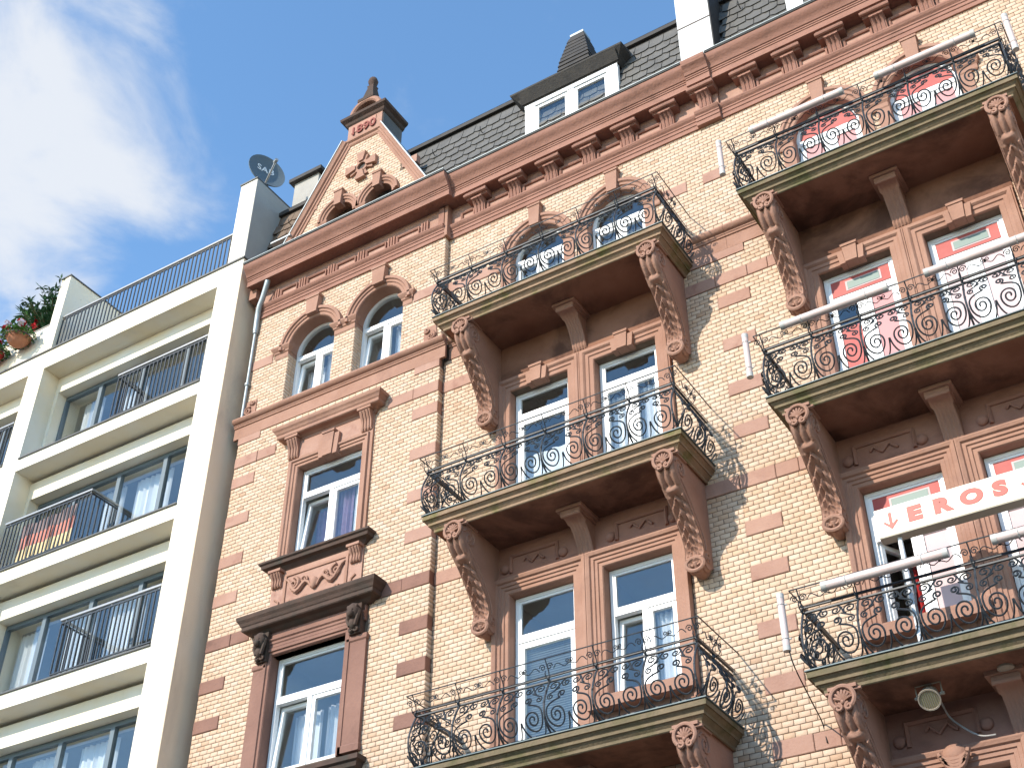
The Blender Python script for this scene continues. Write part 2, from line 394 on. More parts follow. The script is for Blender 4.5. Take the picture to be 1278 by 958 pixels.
def lay_bricks(x0, x1, z0, z1, y, blocked, depth=0.06, edges=()):
    """list of bricks (x0,x1,y0,y1,z0,z1,tone,full)"""
    out = []
    i0 = int(round((z0-Z0)/COURSE)); i1 = int(round((z1-Z0)/COURSE))
    for i in range(i0, i1):
        za = Z0+i*COURSE; zb = za+COURSE-JOINT; zm = za+COURSE*0.45
        lim0, lim1 = (x0(zm), x1(zm)) if callable(x0) else (x0, x1)
        for a, b in free(lim0, lim1, cuts(blocked, zm)):
            k = math.floor((a-(BLEN/2 if i % 2 else 0))/BLEN)
            while True:
                p = k*BLEN+(BLEN/2 if i % 2 else 0); q = p+BLEN-JOINT; k += 1
                if p >= b: break
                pp, qq = max(p, a), min(q, b)
                if qq-pp < 0.018: continue
                full = pp == p and qq == q
                dd = depth
                for e in edges:
                    if abs(qq-e) < 1e-6 or abs(pp-e) < 1e-6: dd = 0.14
                jy = random.uniform(-0.0022, 0.0022)
                out.append((pp, qq, y+jy, y+dd, za, zb, random.random()**0.9, full))
    return out
def brick_mesh(name, B):
    B = np.array([b[:7] for b in B]); n = len(B)
    x0, x1, y0, y1, z0, z1, t = B.T
    c = 0.0035
    V = np.zeros((n, 12, 3))
    # bevelled front face: inner quad proud, outer quad set back
    for k, (xx, zz_) in enumerate(((x0, z0), (x1, z0), (x1, z1), (x0, z1))):
        sx = 1 if k in (0, 3) else -1; sz = 1 if k in (0, 1) else -1
        V[:, k, 0] = xx+sx*c; V[:, k, 1] = y0; V[:, k, 2] = zz_+sz*c
        V[:, 4+k, 0] = xx; V[:, 4+k, 1] = y0+c*0.8; V[:, 4+k, 2] = zz_
        V[:, 8+k, 0] = xx; V[:, 8+k, 1] = y1; V[:, 8+k, 2] = zz_
    F0 = [(0,1,2,3)]+[(k, 4+k, 4+(k+1)%4, (k+1)%4) for k in range(4)]+[(4+k, 8+k, 8+(k+1)%4, 4+(k+1)%4) for k in range(4)]
    F = (np.array(F0)[None]+(np.arange(n)*12)[:, None, None]).reshape(-1, 4)
    me = bpy.data.meshes.new(name)
    me.vertices.add(n*12); me.vertices.foreach_set('co', V.reshape(-1))
    me.loops.add(len(F)*4); me.loops.foreach_set('vertex_index', F.reshape(-1).astype(np.int32))
    me.polygons.add(len(F)); me.polygons.foreach_set('loop_start', (np.arange(len(F))*4).astype(np.int32))
    try: me.polygons.foreach_set('loop_total', np.full(len(F), 4, dtype=np.int32))
    except Exception: pass
    at = me.attributes.new('tone', 'FLOAT', 'FACE'); at.data.foreach_set('value', np.repeat(t, len(F0)).astype(np.float32))
    me.materials.append(MATS['brick']); me.update(calc_edges=True); return me
FULLB = []
for i in range(10):
    FULLB.append(brick_mesh('brick', [(0, BLEN-JOINT, 0, 0.06, 0, COURSE-JOINT, (i+0.5)/10)]))
def score(b):
    p = Vector(((b[0]+b[1])/2, b[2], (b[4]+b[5])/2))-CAM
    d = p.dot(fw); u, v = p.dot(rt)/d, p.dot(up)/d
    if abs(u) > 0.375 or abs(v) > 0.275: return -1
    return (abs(p.y)/p.length)/p.length**2
def mount_bricks(B, wall, hide=()):
    sc = [(score(b), i) for i, b in enumerate(B) if b[7] and not any(h[0] < b[0] < h[1] and h[2] < b[4] < h[3] for h in hide)]
    sc.sort(reverse=True)
    pick = set(i for s, i in sc[:300] if s > 0)
    for i in pick:
        b = B[i]; inst('brick', FULLB[min(9, int(b[6]*10))], wall, (b[0], b[2], b[4]))
    rest = [b for i, b in enumerate(B) if i not in pick]
    o = inst('brick_field', brick_mesh('brick_field', rest), wall); o['kind'] = 'stuff'
def backing(x0, x1, z0, z1, y, opens, mb):
    opens = [(o[0], o[1], o[2], o[3]+.09) if o[0] == 'arch' else (o[0]-.025, o[1]+.025, o[2]-.02, o[3]+.02) for o in opens]
    i0 = int(round((z0-Z0)/COURSE)); i1 = int(round((z1-Z0)/COURSE)); live = {}
    for i in range(i0, i1):
        zm = Z0+(i+0.45)*COURSE
        iv = tuple(free(x0, x1, cuts(opens, zm)))
        for k in iv:
            live.setdefault(k, []).append(i)
    for k, rows in live.items():
        s = rows[0]; p = s
        for r in rows[1:]+[None]:
            if r is None or r != p+1:
                mb.box(k[0], k[1], y+0.0075, y+0.30, Z0+s*COURSE, Z0+(p+1)*COURSE); s = r
            p = r
    return mb

QZ = [15.04, 14.57, 13.79, 13.0, 12.215, 11.4525, 10.745, 10.06, 9.30, 8.54, 7.76, 6.99]   # tops of the quoin blocks
QZ = [zc(z) for z in QZ]
SH = 3*COURSE
BAND = {0, 5, 10}
# openings ------------------------------------------------------------------
OPW = [(-8.84, -7.81), (-7.34, -6.31)]                     # centre pair
F2 = (11.74, 14.285); F3 = (8.02, 10.695); F4 = (4.4, 6.985)
ARCH_R = 0.515
BAYARCH = [(-13.07, 0.535), (-11.54, 0.53)]
ZSPR = 17.12
def house_openings(dx, lower):
    o = []
    for a, b in OPW:
        o += [(a+dx, b+dx, *F2), (a+dx, b+dx, *F3), (a+dx, b+dx, 15.5, ZSPR), ('arch', (a+b)/2+dx, ZSPR, ARCH_R)]
        if lower: o.append((a+dx, b+dx, *F4))
    return o
def stone_zone(dx, lower):
    o = []
    x0, x1 = -9.08+dx, -6.07+dx
    o += [(x0, x1, F2[0], 15.35), (x0, x1, F3[0], 11.6)]
    if lower: o.append((x0, x1, F4[0], 7.9))
    for a, b in OPW:
        c = (a+b)/2+dx
        o += [(c-0.60, c+0.60, 15.3, ZSPR), ('arch', c, ZSPR, 0.72), (c-0.11, c+0.11, 17.6, 18.05)]
    return o
STR0, STR1 = zc(15.42)+0.0, zc(15.90)                       # string course
bayopen = [(-13.0, -11.64, 12.45, 14.27), (-13.06, -11.63, 8.9, 10.80)]
for c, r in BAYARCH: bayopen += [(c-r, c+r, 15.9, ZSPR), ('arch', c, ZSPR, r)]

# quoin and band stones: list of (x0,x1,z0,z1,y,name)
def stones_house_a():
    S = []
    for i, z in enumerate(QZ):
        if z < 8.6: break
        S.append((-10.66, -10.16, z-SH, z, YB)); S.append((-14.53, -14.02, z-SH, z, YB))
        if i == 0:
            S.append((-11.17, -10.668, z-SH+0.005, z-0.004, YB+0.004)); S.append((-14.012, -13.6, z-SH+0.005, z-0.004, YB+0.004))
            S.append((-10.155, -9.30, z-SH, z, 0.0)); S.append((-6.0, -5.27, z-SH, z, 0.0))
        elif i == 5:
            S.append((-11.10, -10.668, z-SH+0.004, z-0.004, YB+0.004)); S.append((-14.012, -13.62, z-SH+0.004, z-0.004, YB+0.004))
            S.append((-10.155, -9.1, z-SH, z, 0.0)); S.append((-6.05, -5.27, z-SH, z, 0.0))
    zi = zc(17.2)
    for a, b in ((-14.53, -13.98), (-10.78, -10.16)): S.append((a, b, zi-SH, zi, YB))
    S.append((-10.155, -9.0, zi-SH, zi, 0.0)); S.append((-6.13, -5.55, zi-SH, zi, 0.0))
    return S
def stones_house_b():
    S = []
    for i, z in enumerate(QZ):
        S.append((-5.26, -4.76, z-SH, z, 0.0)); S.append((-0.15, 0.35, z-SH, z, 0.0))
        if i in BAND:
            S.append((-4.752, -4.44, z-SH+0.004, z-0.004, 0.004)); S.append((-4.432, -3.98, z-SH+0.003, z-0.003, 0.004)); S.append((-0.94, -0.158, z-SH, z, 0.004))
    zi = zc(17.2)
    S.append((-5.26, -4.90, zi-SH, zi, 0.0)); S.append((-0.15, 0.35, zi-SH, zi, 0.0)); S.append((-4.05, -3.9, zi-SH, zi, 0.004))
    return S
SA, SB_ = stones_house_a(), stones_house_b()
CORN0 = zc(18.25)
# ---- walls
wa = MB()
backing(-14.525, -10.168, 0.0, 19.4, YB, bayopen, wa)
backing(-10.16, -5.263, 0.0, 19.4, 0.0, house_openings(0, False), wa)
wallA = part('wall', wa, 'mortar', HA)
wb = backing(-5.263, 2.6, 0.0, 19.4, 0.0, house_openings(PAIR, True), MB())
wallB = part('wall', wb, 'mortar', HB)
bl = list(bayopen)+[(s[0]-0.005, s[1]+0.005, s[2]-0.005, s[3]-0.005) for s in SA if s[4] < -0.05]
bl += [(-13.24, -11.44, 11.4, 15.0), (-13.34, -11.25, 7.0, 11.4), (-15, -10, STR0, STR1), (-14.53, -14.02, STR0-2*COURSE, STR0), (-10.66, -10.16, STR0-2*COURSE, STR0)]
for c, r in BAYARCH: bl += [('arch', c, ZSPR, 0.70), (c-0.14, c+0.14, 17.7, 18.08)]
bl += [(-13.95, -13.55, 17.02, 17.2), (-12.66, -12.02, 17.02, 17.2), (-11.1, -10.8, 17.02, 17.2)]
BA = lay_bricks(-14.53, -10.16, 8.4, CORN0, YB, bl, edges=(-10.16,)+tuple(c+s*r for c, r in BAYARCH for s in (-1, 1)))
# brick reveals of the arched bay windows
for c, r in BAYARCH:
    i = int(round((15.9-Z0)/COURSE))
    while Z0+i*COURSE < 17.0:
        za = Z0+i*COURSE
        for s in (-1, 1):
            e = c+s*r
            BA.append((min(e, e+s*0.07), max(e, e+s*0.07), YB+0.149, YB+0.26, za, za+COURSE-JOINT, random.random(), False))
        i += 1
bl = stone_zone(0, False)+[(s[0]-0.005, s[1]+0.005, s[2]-0.005, s[3]-0.005) for s in SA+SB_ if s[4] > -0.05]+[(-10.2, -5.26, STR0, STR1), (-5.75, -5.26, STR0-2*COURSE, STR0)]
BM = lay_bricks(-10.16, -5.263, 7.4, CORN0, 0.0, bl)
mount_bricks(BA+BM, wallA, hide=((-9.8, -5.5, 11.0, 13.0), (-9.8, -5.4, 7.0, 9.0), (-9.8, -5.4, 14.6, 16.6), (-9.4, -8.9, 9.8, 11.2)))
bl = stone_zone(PAIR, True)+[(s[0]-0.005, s[1]+0.005, s[2]-0.005, s[3]-0.005) for s in SB_]+[(-5.263, 2.6, STR0, STR1), (-5.26, -4.76, STR0-2*COURSE, STR0)]
BBk = lay_bricks(-5.263, 2.6, 5.6, CORN0, 0.0, bl)
mount_bricks(BBk, wallB, hide=((-4.5, 0, 11.0, 13.0), (-4.5, 0, 7.0, 9.0), (-4.5, 0, 14.6, 16.6)))
for S, wall in ((SA, wallA), (SB_, wallB)):
    for a, b, z0, z1, y in S:
        e = 0.004; t = random.uniform(0.010, 0.016)
        yb_ = 0.29+y
        if y < -0.05 and abs(b+10.16) < 0.01: yb_ = 0.0
        mb = MB(); mb.loft([[(a, yb_, z0), (b, yb_, z0), (b, yb_, z1-e), (a, yb_, z1-e)], [(a, y-t+0.006, z0), (b, y-t+0.006, z0), (b, y-t+0.006, z1-e), (a, y-t+0.006, z1-e)], [(a+.008, y-t, z0+.008), (b-.008, y-t, z0+.008), (b-.008, y-t, z1-e-.008), (a+.008, y-t, z1-e-.008)]], cyc=True, cap=True)
        part('quoin_block' if b-a < 0.6 else 'band_stone', mb, 'sandstone_darker' if (y < -.05 and z1 < 11.6) else 'sandstone_block', wall)
# side of the bay where it stands proud, blocks behind the facade
part('building_core', MB().box(-14.52, -5.02, 1.9, 10, 0, 19.3), 'room', HA)
part('building_core', MB().box(-5.0, 2.6, 1.9, 10, 0, 19.3), 'room', HB)

# ---- string courses
def string_course(x0, x1, y, wall, q):
    mb = MB()
    z = STR0; t = STR1
    pr = [(y+.03, z), (y-.014, z), (y-.014, t-0.20), (y-.035, t-0.19), (y-.035, t-0.165), (y-.05, t-0.15), (y-.05, t-0.13), (y-.075, t-0.12), (y-.105, t-0.095), (y-.118, t-0.06), (y-.105, t-0.025), (y-.075, t-0.004), (y+.03, t)]
    mb.prism(pr, 'x', x0, x1)
    o = part('string_course', mb, 'sandstone', wall, 40)
    for a, b in q:
        part('quoin_block', MB().box(a, b, y-.0135, y+.05, STR0-2*COURSE, STR0-0.002), 'sandstone_block', wall)
string_course(-14.66, -10.05, YB, wallA, ((-14.53, -14.02), (-10.66, -10.16)))
string_course(-10.05, XP, 0.0, wallA, ((-5.75, -5.27),))
string_course(XP+.004, 2.6, 0.0, wallB, ((-5.26, -4.76),))
# small carved scroll stones that stand on the string course at the bay's ends
def spiral(cx, cz, r0, r1, a0, turns, n=26):
    return [(cx+(r0+(r1-r0)*(i/n)**0.85)*cos(a0+turns*2*pi*i/n), cz+(r0+(r1-r0)*(i/n)**0.85)*sin(a0+turns*2*pi*i/n)) for i in range(n+1)]
for x, s in ((-14.36, 1), (-10.36, -1)):
    mb = MB().prism([(x-.14, STR1), (x+.14, STR1), (x+.14*s if s > 0 else x+.10, STR1+.34), (x-.10 if s > 0 else x-.14, STR1+.34)], 'y', YB-.02, YB+.05)
    mb.tube([(px, YB-.04, pz) for px, pz in spiral(x-.02*s, STR1+.11, .09, .015, R(60), 1.5*s)], .022, 5)
    mb.tube([(px, YB-.04, pz) for px, pz in spiral(x+.07*s, STR1+.26, .055, .01, R(200), -1.3*s, 18)], .018, 5)
    part('scroll_stone', mb, 'sandstone', wallA, 50)

# ------------------------------------------------------------------ windows
TRIM = [(0, .22), (0, -.012), (.012, -.03), (.075, -.03), (.085, -.048), (.135, -.048), (.145, -.062), (.165, -.082), (.205, -.082), (.215, -.066), (.231, -.066), (.231, .05)]
def room_box(parent, x0, x1, z0, z1, y, d=1.5, name='room'):
    mb = MB(); a, b, c, e = x0-.15, x1+.15, z0-.1, z1+.1
    v = [(a, y, c), (b, y, c), (b, y, e), (a, y, e), (a, y+d, c), (b, y+d, c), (b, y+d, e), (a, y+d, e)]
    mb.add(v, [(4,5,6,7), (0,1,5,4), (1,2,6,5), (2,3,7,6), (3,0,4,7)])
    me = mb.mesh(name, 'room', fix=False); return inst(name, me, parent)
def pane(parent, x0, x1, z0, z1, y, name='pane'):
    return part(name, MB().box(x0, x1, y-.004, y+.004, z0, z1), 'glass', parent)
def sash(parent, x0, x1, z0, z1, y, w=.055, tilt=0.0, swing=0.0, m='white_frame'):
    """a glazed sash hinged at its lower left corner; its own glass is its child's neighbour"""
    W, H = x1-x0, z1-z0
    mb = MB().box(0, w, -.03, .03, 0, H).box(W-w, W, -.03, .03, 0, H).box(w, W-w, -.03, .03, 0, w).box(w, W-w, -.03, .03, H-w, H)
    o = inst('sash', mb.mesh('sash', m), parent, (x0, y, z0), rot=(tilt, 0, swing))
    p = inst('pane', MB().box(w-.01, W-w+.01, -.004, .004, w-.01, H-w+.01).mesh('pane', 'glass'), parent, (x0, y, z0), rot=(tilt, 0, swing))
    return o
def rect_window(house, x0, x1, z0, z1, zt, y=.17, kind='window', mull=True, tilt=0.0, swing=0.0, sill=None, door_panel=False, glaze=True):
    """white frame with a top light above the transom, leaves below"""
    mb = MB(); w = .05
    mb.box(x0, x0+w, y-.035, y+.05, z0, z1).box(x1-w, x1, y-.035, y+.05, z0, z1).box(x0+w, x1-w, y-.035, y+.05, z1-w, z1).box(x0+w, x1-w, y-.034, y+.05, z0, z0+w)
    mb.box(x0+w, x1-w, y-.045, y+.05, zt-.095, zt-.002)
    o = part(kind, mb, 'white_frame', house)
    room_box(o, x0, x1, z0, z1, y+.06)
    mb = MB().box(x0+w, x1-w, y-.02, y+.02, zt, zt+.035).box(x0+w, x1-w, y-.02, y+.02, z1-w-.035, z1-w-.001).box(x0+w, x0+w+.035, y-.02, y+.02, zt+.035, z1-w-.035).box(x1-w-.035, x1-w, y-.02, y+.02, zt+.035, z1-w-.035)
    part('top_light', mb, 'white_frame', o)
    pane(o, x0+w+.03, x1-w-.03, zt+.03, z1-w-.03, y)
    xm = (x0+x1)/2; zb = zt-.097
    if mull:
        part('mullion', MB().box(xm-.04, xm+.04, y-.046, y+.03, z0+w, zb), 'white_frame', o)
        sash(o, x0+w+.004, xm-.042, z0+w, zb-.003, y+(.02 if tilt or swing else 0), .06, tilt, swing)
        sash(o, xm+.042, x1-w-.004, z0+w, zb-.003, y, .06)
    else:
        sash(o, x0+w+.004, x1-w-.004, z0+w, zb-.003, y, .085, tilt, swing)
    return o
def arched_window(house, cx, r, zs, z0, zt, y, tilt=0.0, open_left=False):
    x0, x1 = cx-r, cx+r; w = .05; mb = MB()
    mb.box(x0, x0+w, y-.035, y+.05, z0, zs).box(x1-w, x1, y-.035, y+.05, z0, zs).box(x0+w, x1-w, y-.034, y+.05, z0, z0+w)
    mb.box(x0+w, x1-w, y-.045, y+.05, zt-.095, zt-.002)
    mb.arch(cx, zs, [(r+.02, y+.05), (r+.02, y-.035), (r-w, y-.035), (r-w, y+.05)], 20)
    mb.box(cx-.04, cx+.04, y-.046, y+.03, z0+w, zt-.097)
    o = part('window', mb, 'white_frame', house, 30)
    mb = MB(); n = 18; pts = [(cx+(r-w+.01)*cos(pi-pi*i/n), zs+(r-w+.01)*sin(pi-pi*i/n)) for i in range(n+1)]
    pts = [(x0+w-.01, zt)]+pts+[(x1-w+.01, zt)]
    mb.prism(pts, 'y', y-.004, y+.004); part('pane', mb, 'glass', o)
    room_box(o, x0, x1, z0, zs+r, y+.06)
    sash(o, x0+w+.004, cx-.042, z0+w, zt-.1, y+(.02 if open_left else 0), .06, tilt if open_left else 0)
    sash(o, cx+.042, x1-w-.004, z0+w, zt-.1, y, .06)
    return o

# ---- stone frames and windows of the balcony pairs
def keystone(house, cx, z0, z1, y, ears=True, w=.105, name='keystone'):
    mb = MB().prism([(cx-w*.8, z0), (cx+w*.8, z0), (cx+w, z1), (cx-w, z1)], 'y', y-.12, y+.05)
    mb.prism([(cx-w*1.08, z1-.03), (cx+w*1.08, z1-.03), (cx+w*1.15, z1+.012), (cx-w*1.15, z1+.012)], 'y', y-.135, y+.05)
    if ears:
        mb.prism([(cx-w*1.6, z0-.002), (cx-w*.85, z0-.002), (cx-w*1.05, z1-.07), (cx-w*1.85, z1-.07)], 'y', y-.098, y+.05)
        mb.prism([(cx+w*.85, z0-.002), (cx+w*1.6, z0-.002), (cx+w*1.85, z1-.07), (cx+w*1.05, z1-.07)], 'y', y-.098, y+.05)
    part(name, mb, 'sandstone', house)
def pair_stonework(house, dx, lower, lower_keys):
    for k, (a, b) in enumerate(OPW):
        a += dx; b += dx; cx = (a+b)/2
        for (z0, z1), kk in ((F2, 1), (F3, 0))+(((F4, 2),) if lower else ()):
            t = TRIM if kk == 1 else [(0, .22), (0, -.012), (.012, -.03), (.06, -.03), (.07, -.05), (.11, -.05), (.12, -.07), (.16, -.07), (.175, -.10), (.215, -.115), (.231, -.115), (.231, .05)]
            part('stone_frame', MB().trim(a, b, z0, z1, t), 'sandstone', house)
            if kk == 1: keystone(house, cx, 14.25, 14.55, 0)
            if kk == 2 and k == 0:
                mb = MB()
                for q in range(4): mb.tube([(cx+.16*cos(t_)*(1-.12*q), -.10-.14*sin(-t_)*0-.05, 7.16-.035*q+.09*sin(t_)) for t_ in [pi+pi*i/10 for i in range(11)]], .03, 6)
                mb.ball((cx, -.07, 7.14), .15, .11, .12, 10)
                part('carved_keystone', mb, 'sandstone', house, 50)
        # archivolt over the top-floor door
        mb = MB().arch(cx, ZSPR, [(.515, .22), (.515, -.012), (.535, -.03), (.58, -.03), (.595, -.055), (.64, -.055), (.66, -.085), (.715, -.085), (.725, -.05), (.725, .05)], 24)
        part('archivolt', mb, 'sandstone', house, 30)
        part('jamb', MB().box(a-.19, a, -.03, .22, 15.45, ZSPR+.03), 'sandstone', house); part('jamb', MB().box(b, b+.19, -.03, .22, 15.45, ZSPR+.03), 'sandstone', house)
        keystone(house, cx, 17.60, 18.06, 0, ears=False, w=.115)
    # impost mouldings
    for x0, x1 in ((-9.12+dx, -8.86+dx), (-7.79+dx, -7.36+dx), (-6.29+dx, -6.03+dx)):
        part('impost', MB().ledge(x0, x1, -.03, [(.0, ZSPR-.20), (.012, ZSPR-.18), (.012, ZSPR-.1), (.04, ZSPR-.06), (.04, ZSPR-.04), (.07, ZSPR), (.07, ZSPR+.03)]), 'sandstone', house)
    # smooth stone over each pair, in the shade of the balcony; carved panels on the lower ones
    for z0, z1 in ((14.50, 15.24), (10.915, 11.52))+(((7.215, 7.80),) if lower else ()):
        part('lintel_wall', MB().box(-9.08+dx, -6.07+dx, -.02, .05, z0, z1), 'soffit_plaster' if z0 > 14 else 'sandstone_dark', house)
    for zf in ((10.97,)+((7.28,) if lower else ())):
        for x0, x1 in ((-8.9+dx, -7.95+dx), (-7.2+dx, -6.25+dx)):
            y = -.02
            part('frieze_panel', MB().trim(x0+.12, x1-.12, zf+.06, zf+.30, [(0, y+.01), (0, y-.02), (.03, y-.045), (.05, y-.02), (.05, y+.01)]), 'sandstone_dark', house)
            for xx in (x0, x1): part('rosette', MB().ball((xx, y-.01, zf+.14), .075, .05, .075, 10), 'sandstone_dark', house, 40)
            part('carved_tendril', MB().tube([(x0+.3+.05*i, y-.02, zf+.19+.05*sin(i*1.6)) for i in range(8)], .018, 5), 'sandstone_dark', house, 40)
pair_stonework(HA, 0, False, False)
pair_stonework(HB, PAIR, True, True)
WIN = {}
for key, house, dx in (('A', HA, 0.0), ('B', HB, PAIR)):
    for k, (a, b) in enumerate(OPW):
        a += dx; b += dx
        WIN[key, 2, k] = rect_window(house, a+.01, b-.01, 11.76, 14.275, 13.865, kind='balcony_door', mull=(k == 1 or key == 'B'), swing=0)
        lowsill = (key == 'A' and k == 1) or (key == 'B' and k == 0)
        WIN[key, 3, k] = rect_window(house, a+.01, b-.01, 8.78 if lowsill else 8.06, 10.685, 10.085, kind='window' if lowsill else 'balcony_door', mull=(k == 1 or key == 'B'), tilt=R(-5) if key == 'A' and k == 1 else 0, swing=R(62) if (key == 'B' and k == 0) else 0)
        if lowsill:
            part('window_sill', MB().box(a-.22, b+.22, -.20, .22, 8.60, 8.76), 'sandstone', house)
            part('parapet_stone', MB().box(a+.001, b-.001, -.02, .25, 8.0, 8.598), 'sandstone', house)
        WIN[key, 1, k] = arched_window(house, (a+b)/2, ARCH_R-.005, ZSPR, 15.5, 17.12, .17)
        if key == 'B': WIN[key, 4, k] = rect_window(house, a+.01, b-.01, 4.5, 6.975, 6.4)

# ---- bay windows
for k, (c, r) in enumerate(BAYARCH):
    y = YB
    mb = MB().arch(c, ZSPR, [(r, y+.25), (r, y-.012), (r+.015, y-.03), (r+.06, y-.03), (r+.075, y-.055), (r+.115, y-.055), (r+.13, y-.085), (r+.185, y-.085), (r+.195, y-.05), (r+.195, y+.05)], 24)
    part('archivolt', mb, 'sandstone', HA, 30)
    keystone(HA, c, 17.70, 18.10, YB, ears=False, w=.15)
    WIN['bay', 1, k] = arched_window(HA, c, r-.003, ZSPR, 15.92, 17.05, YB+.26, tilt=R(-5), open_left=True)
for x0, x1 in ((-13.9, -13.62), (-12.52, -12.08), (-11.0, -10.82)):
    mb = MB().ledge(x0, x1, YB, [(.0, 16.97), (.012, 16.985), (.012, 17.08), (.035, 17.1), (.035, 17.13), (.06, 17.16), (.085, 17.2), (.085, 17.235)])
    mb.box(x0+.001, x1-.001, YB+.051, YB+.25, 16.975, 17.23)
    part('impost', mb, 'sandstone', HA)
# W2: window with a straight pediment
y = YB
part('stone_frame', MB().trim(-13.0, -11.64, 12.45, 14.27, [(0, y+.25), (0, y-.012), (.012, y-.03), (.055, y-.03), (.065, y-.05), (.105, y-.05), (.12, y-.075), (.15, y-.08), (.16, y-.04), (.215, y-.04), (.215, y+.05)]), 'sandstone', HA)
keystone(HA, -12.32, 14.24, 14.72, YB, ears=True, w=.12)
part('frieze_stone', MB().box(-13.23, -11.43, YB-.035, YB+.05, 14.487, 14.86), 'sandstone_block', HA)
part('pediment', MB().ledge(-13.23, -11.43, YB, [(.03, 14.80), (.05, 14.815), (.05, 14.85), (.10, 14.88), (.17, 14.89), (.19, 14.905), (.19, 14.965), (.205, 14.98), (.225, 15.02), (.25, 15.05), (.26, 15.085), (.26, 15.105), (.0, 15.15)]), 'sandstone', HA)
def bracket(house, x, y, z0, z1, w, d, leaf=True, m='sandstone'):
    mb = MB(); h = z1-z0
    pr = catmull([(y-.03, z0, 0), (y-.05, z0+.12*h, 0), (y-d*.45, z0+.4*h, 0), (y-d*.75, z0+.62*h, 0), (y-d, z0+.8*h, 0)], 5)
    poly = [(p.x, p.y) for p in pr]+[(y-d, z0+.86*h), (y+.04, z0+.86*h), (y+.04, z0)]
    mb.prism(poly, 'x', x-w*.38, x+w*.38)
    mb.ledge(x-w*.42, x+w*.42, y, [(d-.02, z0+.86*h-.001), (d+.015, z0+.9*h), (d+.015, z1)])if False else mb.box(x-w*.5, x+w*.5, y-d-.02, y+.04, z0+.86*h-.004, z1)
    if leaf:
        for s in (-.22, 0, .22):
            mb.tube([(x+s*w, p.x-.008, p.y) for p in pr[2:]], .016, 5)
    part('bracket', mb, m, house, 40)
for x in (-13.11, -11.55): bracket(HA, x, YB-.03, 14.47, 14.91, .28, .13)
WIN['bay', 2, 0] = rect_window(HA, -12.985, -11.655, 12.47, 14.26, 13.79, y=YB+.16, tilt=R(-6))
part('window_sill', MB().ledge(-13.24, -11.43, YB, [(.04, 12.27), (.06, 12.29), (.10, 12.33), (.16, 12.35), (.17, 12.40), (.20, 12.42), (.20, 12.455), (.01, 12.475)]), 'weathered_stone', HA)
for x in (-13.12, -11.55): bracket(HA, x, YB-.03, 11.98, 12.275, .25, .11)
part('apron', MB().box(-13.24, -11.43, YB-.03, YB+.05, 11.45, 12.29), 'sandstone_block', HA)
mb = MB()
mb.trim(-12.98, -11.70, 11.42, 12.19, [(-.05, y-.02), (-.05, y-.05), (-.02, y-.06), (0, y-.05), (.0, y-.028)])
def flat(pts, yy): return [(a, yy, b) for a, b in pts]
for s in (-1, 1):
    cx = -12.34
    mb.tube(flat(spiral(cx+s*.42, 11.95, .12, .02, R(90), s*1.5), y-.055), .03, 6, taper=lambda t: 1.1-.6*t)
    mb.tube(flat([(cx+s*(.05+.06*i), 11.80+.10*sin(i*.9)+.02*i) for i in range(10)], y-.055), .038, 6, taper=lambda t: .5+1.2*t*(1-t)*2)
    mb.tube(flat([(cx+s*(.1+.05*i), 11.63+.05*sin(i*1.1)) for i in range(9)], y-.05), .03, 6)
    mb.tube(flat(spiral(cx+s*.22, 11.98, .07, .015, R(-20), -s*1.2, 16), y-.055), .02, 5)
    for q in range(5): mb.ball((cx+s*(.08+.09*q), y-.05, 11.55+.03*(q % 2)), .035, .03, .035, 6)
    mb.tube(flat([(cx+s*(.72), 11.5), (cx+s*.72, 11.72), (cx+s*.8, 11.78)], y-.04), .02, 5)
mb.ball((-12.34, y-.06, 11.86), .07, .05, .11, 8)
part('carved_relief', mb, 'sandstone', HA, 50)
# W3: window with lion brackets and a heavy cornice
y = YB-.05
part('stone_frame', MB().trim(-13.06, -11.63, 8.9, 10.80, [(0, YB+.25), (0, y+.02), (.012, y), (.05, y), (.06, y-.025), (.11, y-.025), (.12, y+.005), (.125, y+.06)]), 'sandstone_darker', HA)
for x0, x1 in ((-13.335, -13.19), (-11.51, -11.265)):
    a, b = (x0, x1)
    part('pilaster', MB().ledge(a+.01, b-.01, YB, [(.075, 8.9), (.075, 9.0), (.06, 9.02), (.055, 10.60), (.075, 10.62), (.075, 10.66), (.065, 10.70)]), 'sandstone_darker', HA)
part('entablature', MB().prism([(YB+.05, 10.925), (YB-.06, 10.925), (YB-.06, 10.97), (YB-.075, 10.985), (YB-.075, 11.02), (YB-.10, 11.04), (YB-.10, 11.06), (YB-.05, 11.08), (YB-.05, 11.21), (YB+.05, 11.21)], 'x', -13.33, -11.27), 'sandstone_darker', HA)
part('pediment', MB().ledge(-13.34, -11.26, YB, [(.06, 11.18), (.10, 11.20), (.14, 11.23), (.22, 11.25), (.235, 11.265), (.235, 11.32), (.25, 11.335), (.27, 11.38), (.30, 11.42), (.31, 11.46), (.31, 11.485), (.0, 11.53)]), 'weathered_stone', HA)
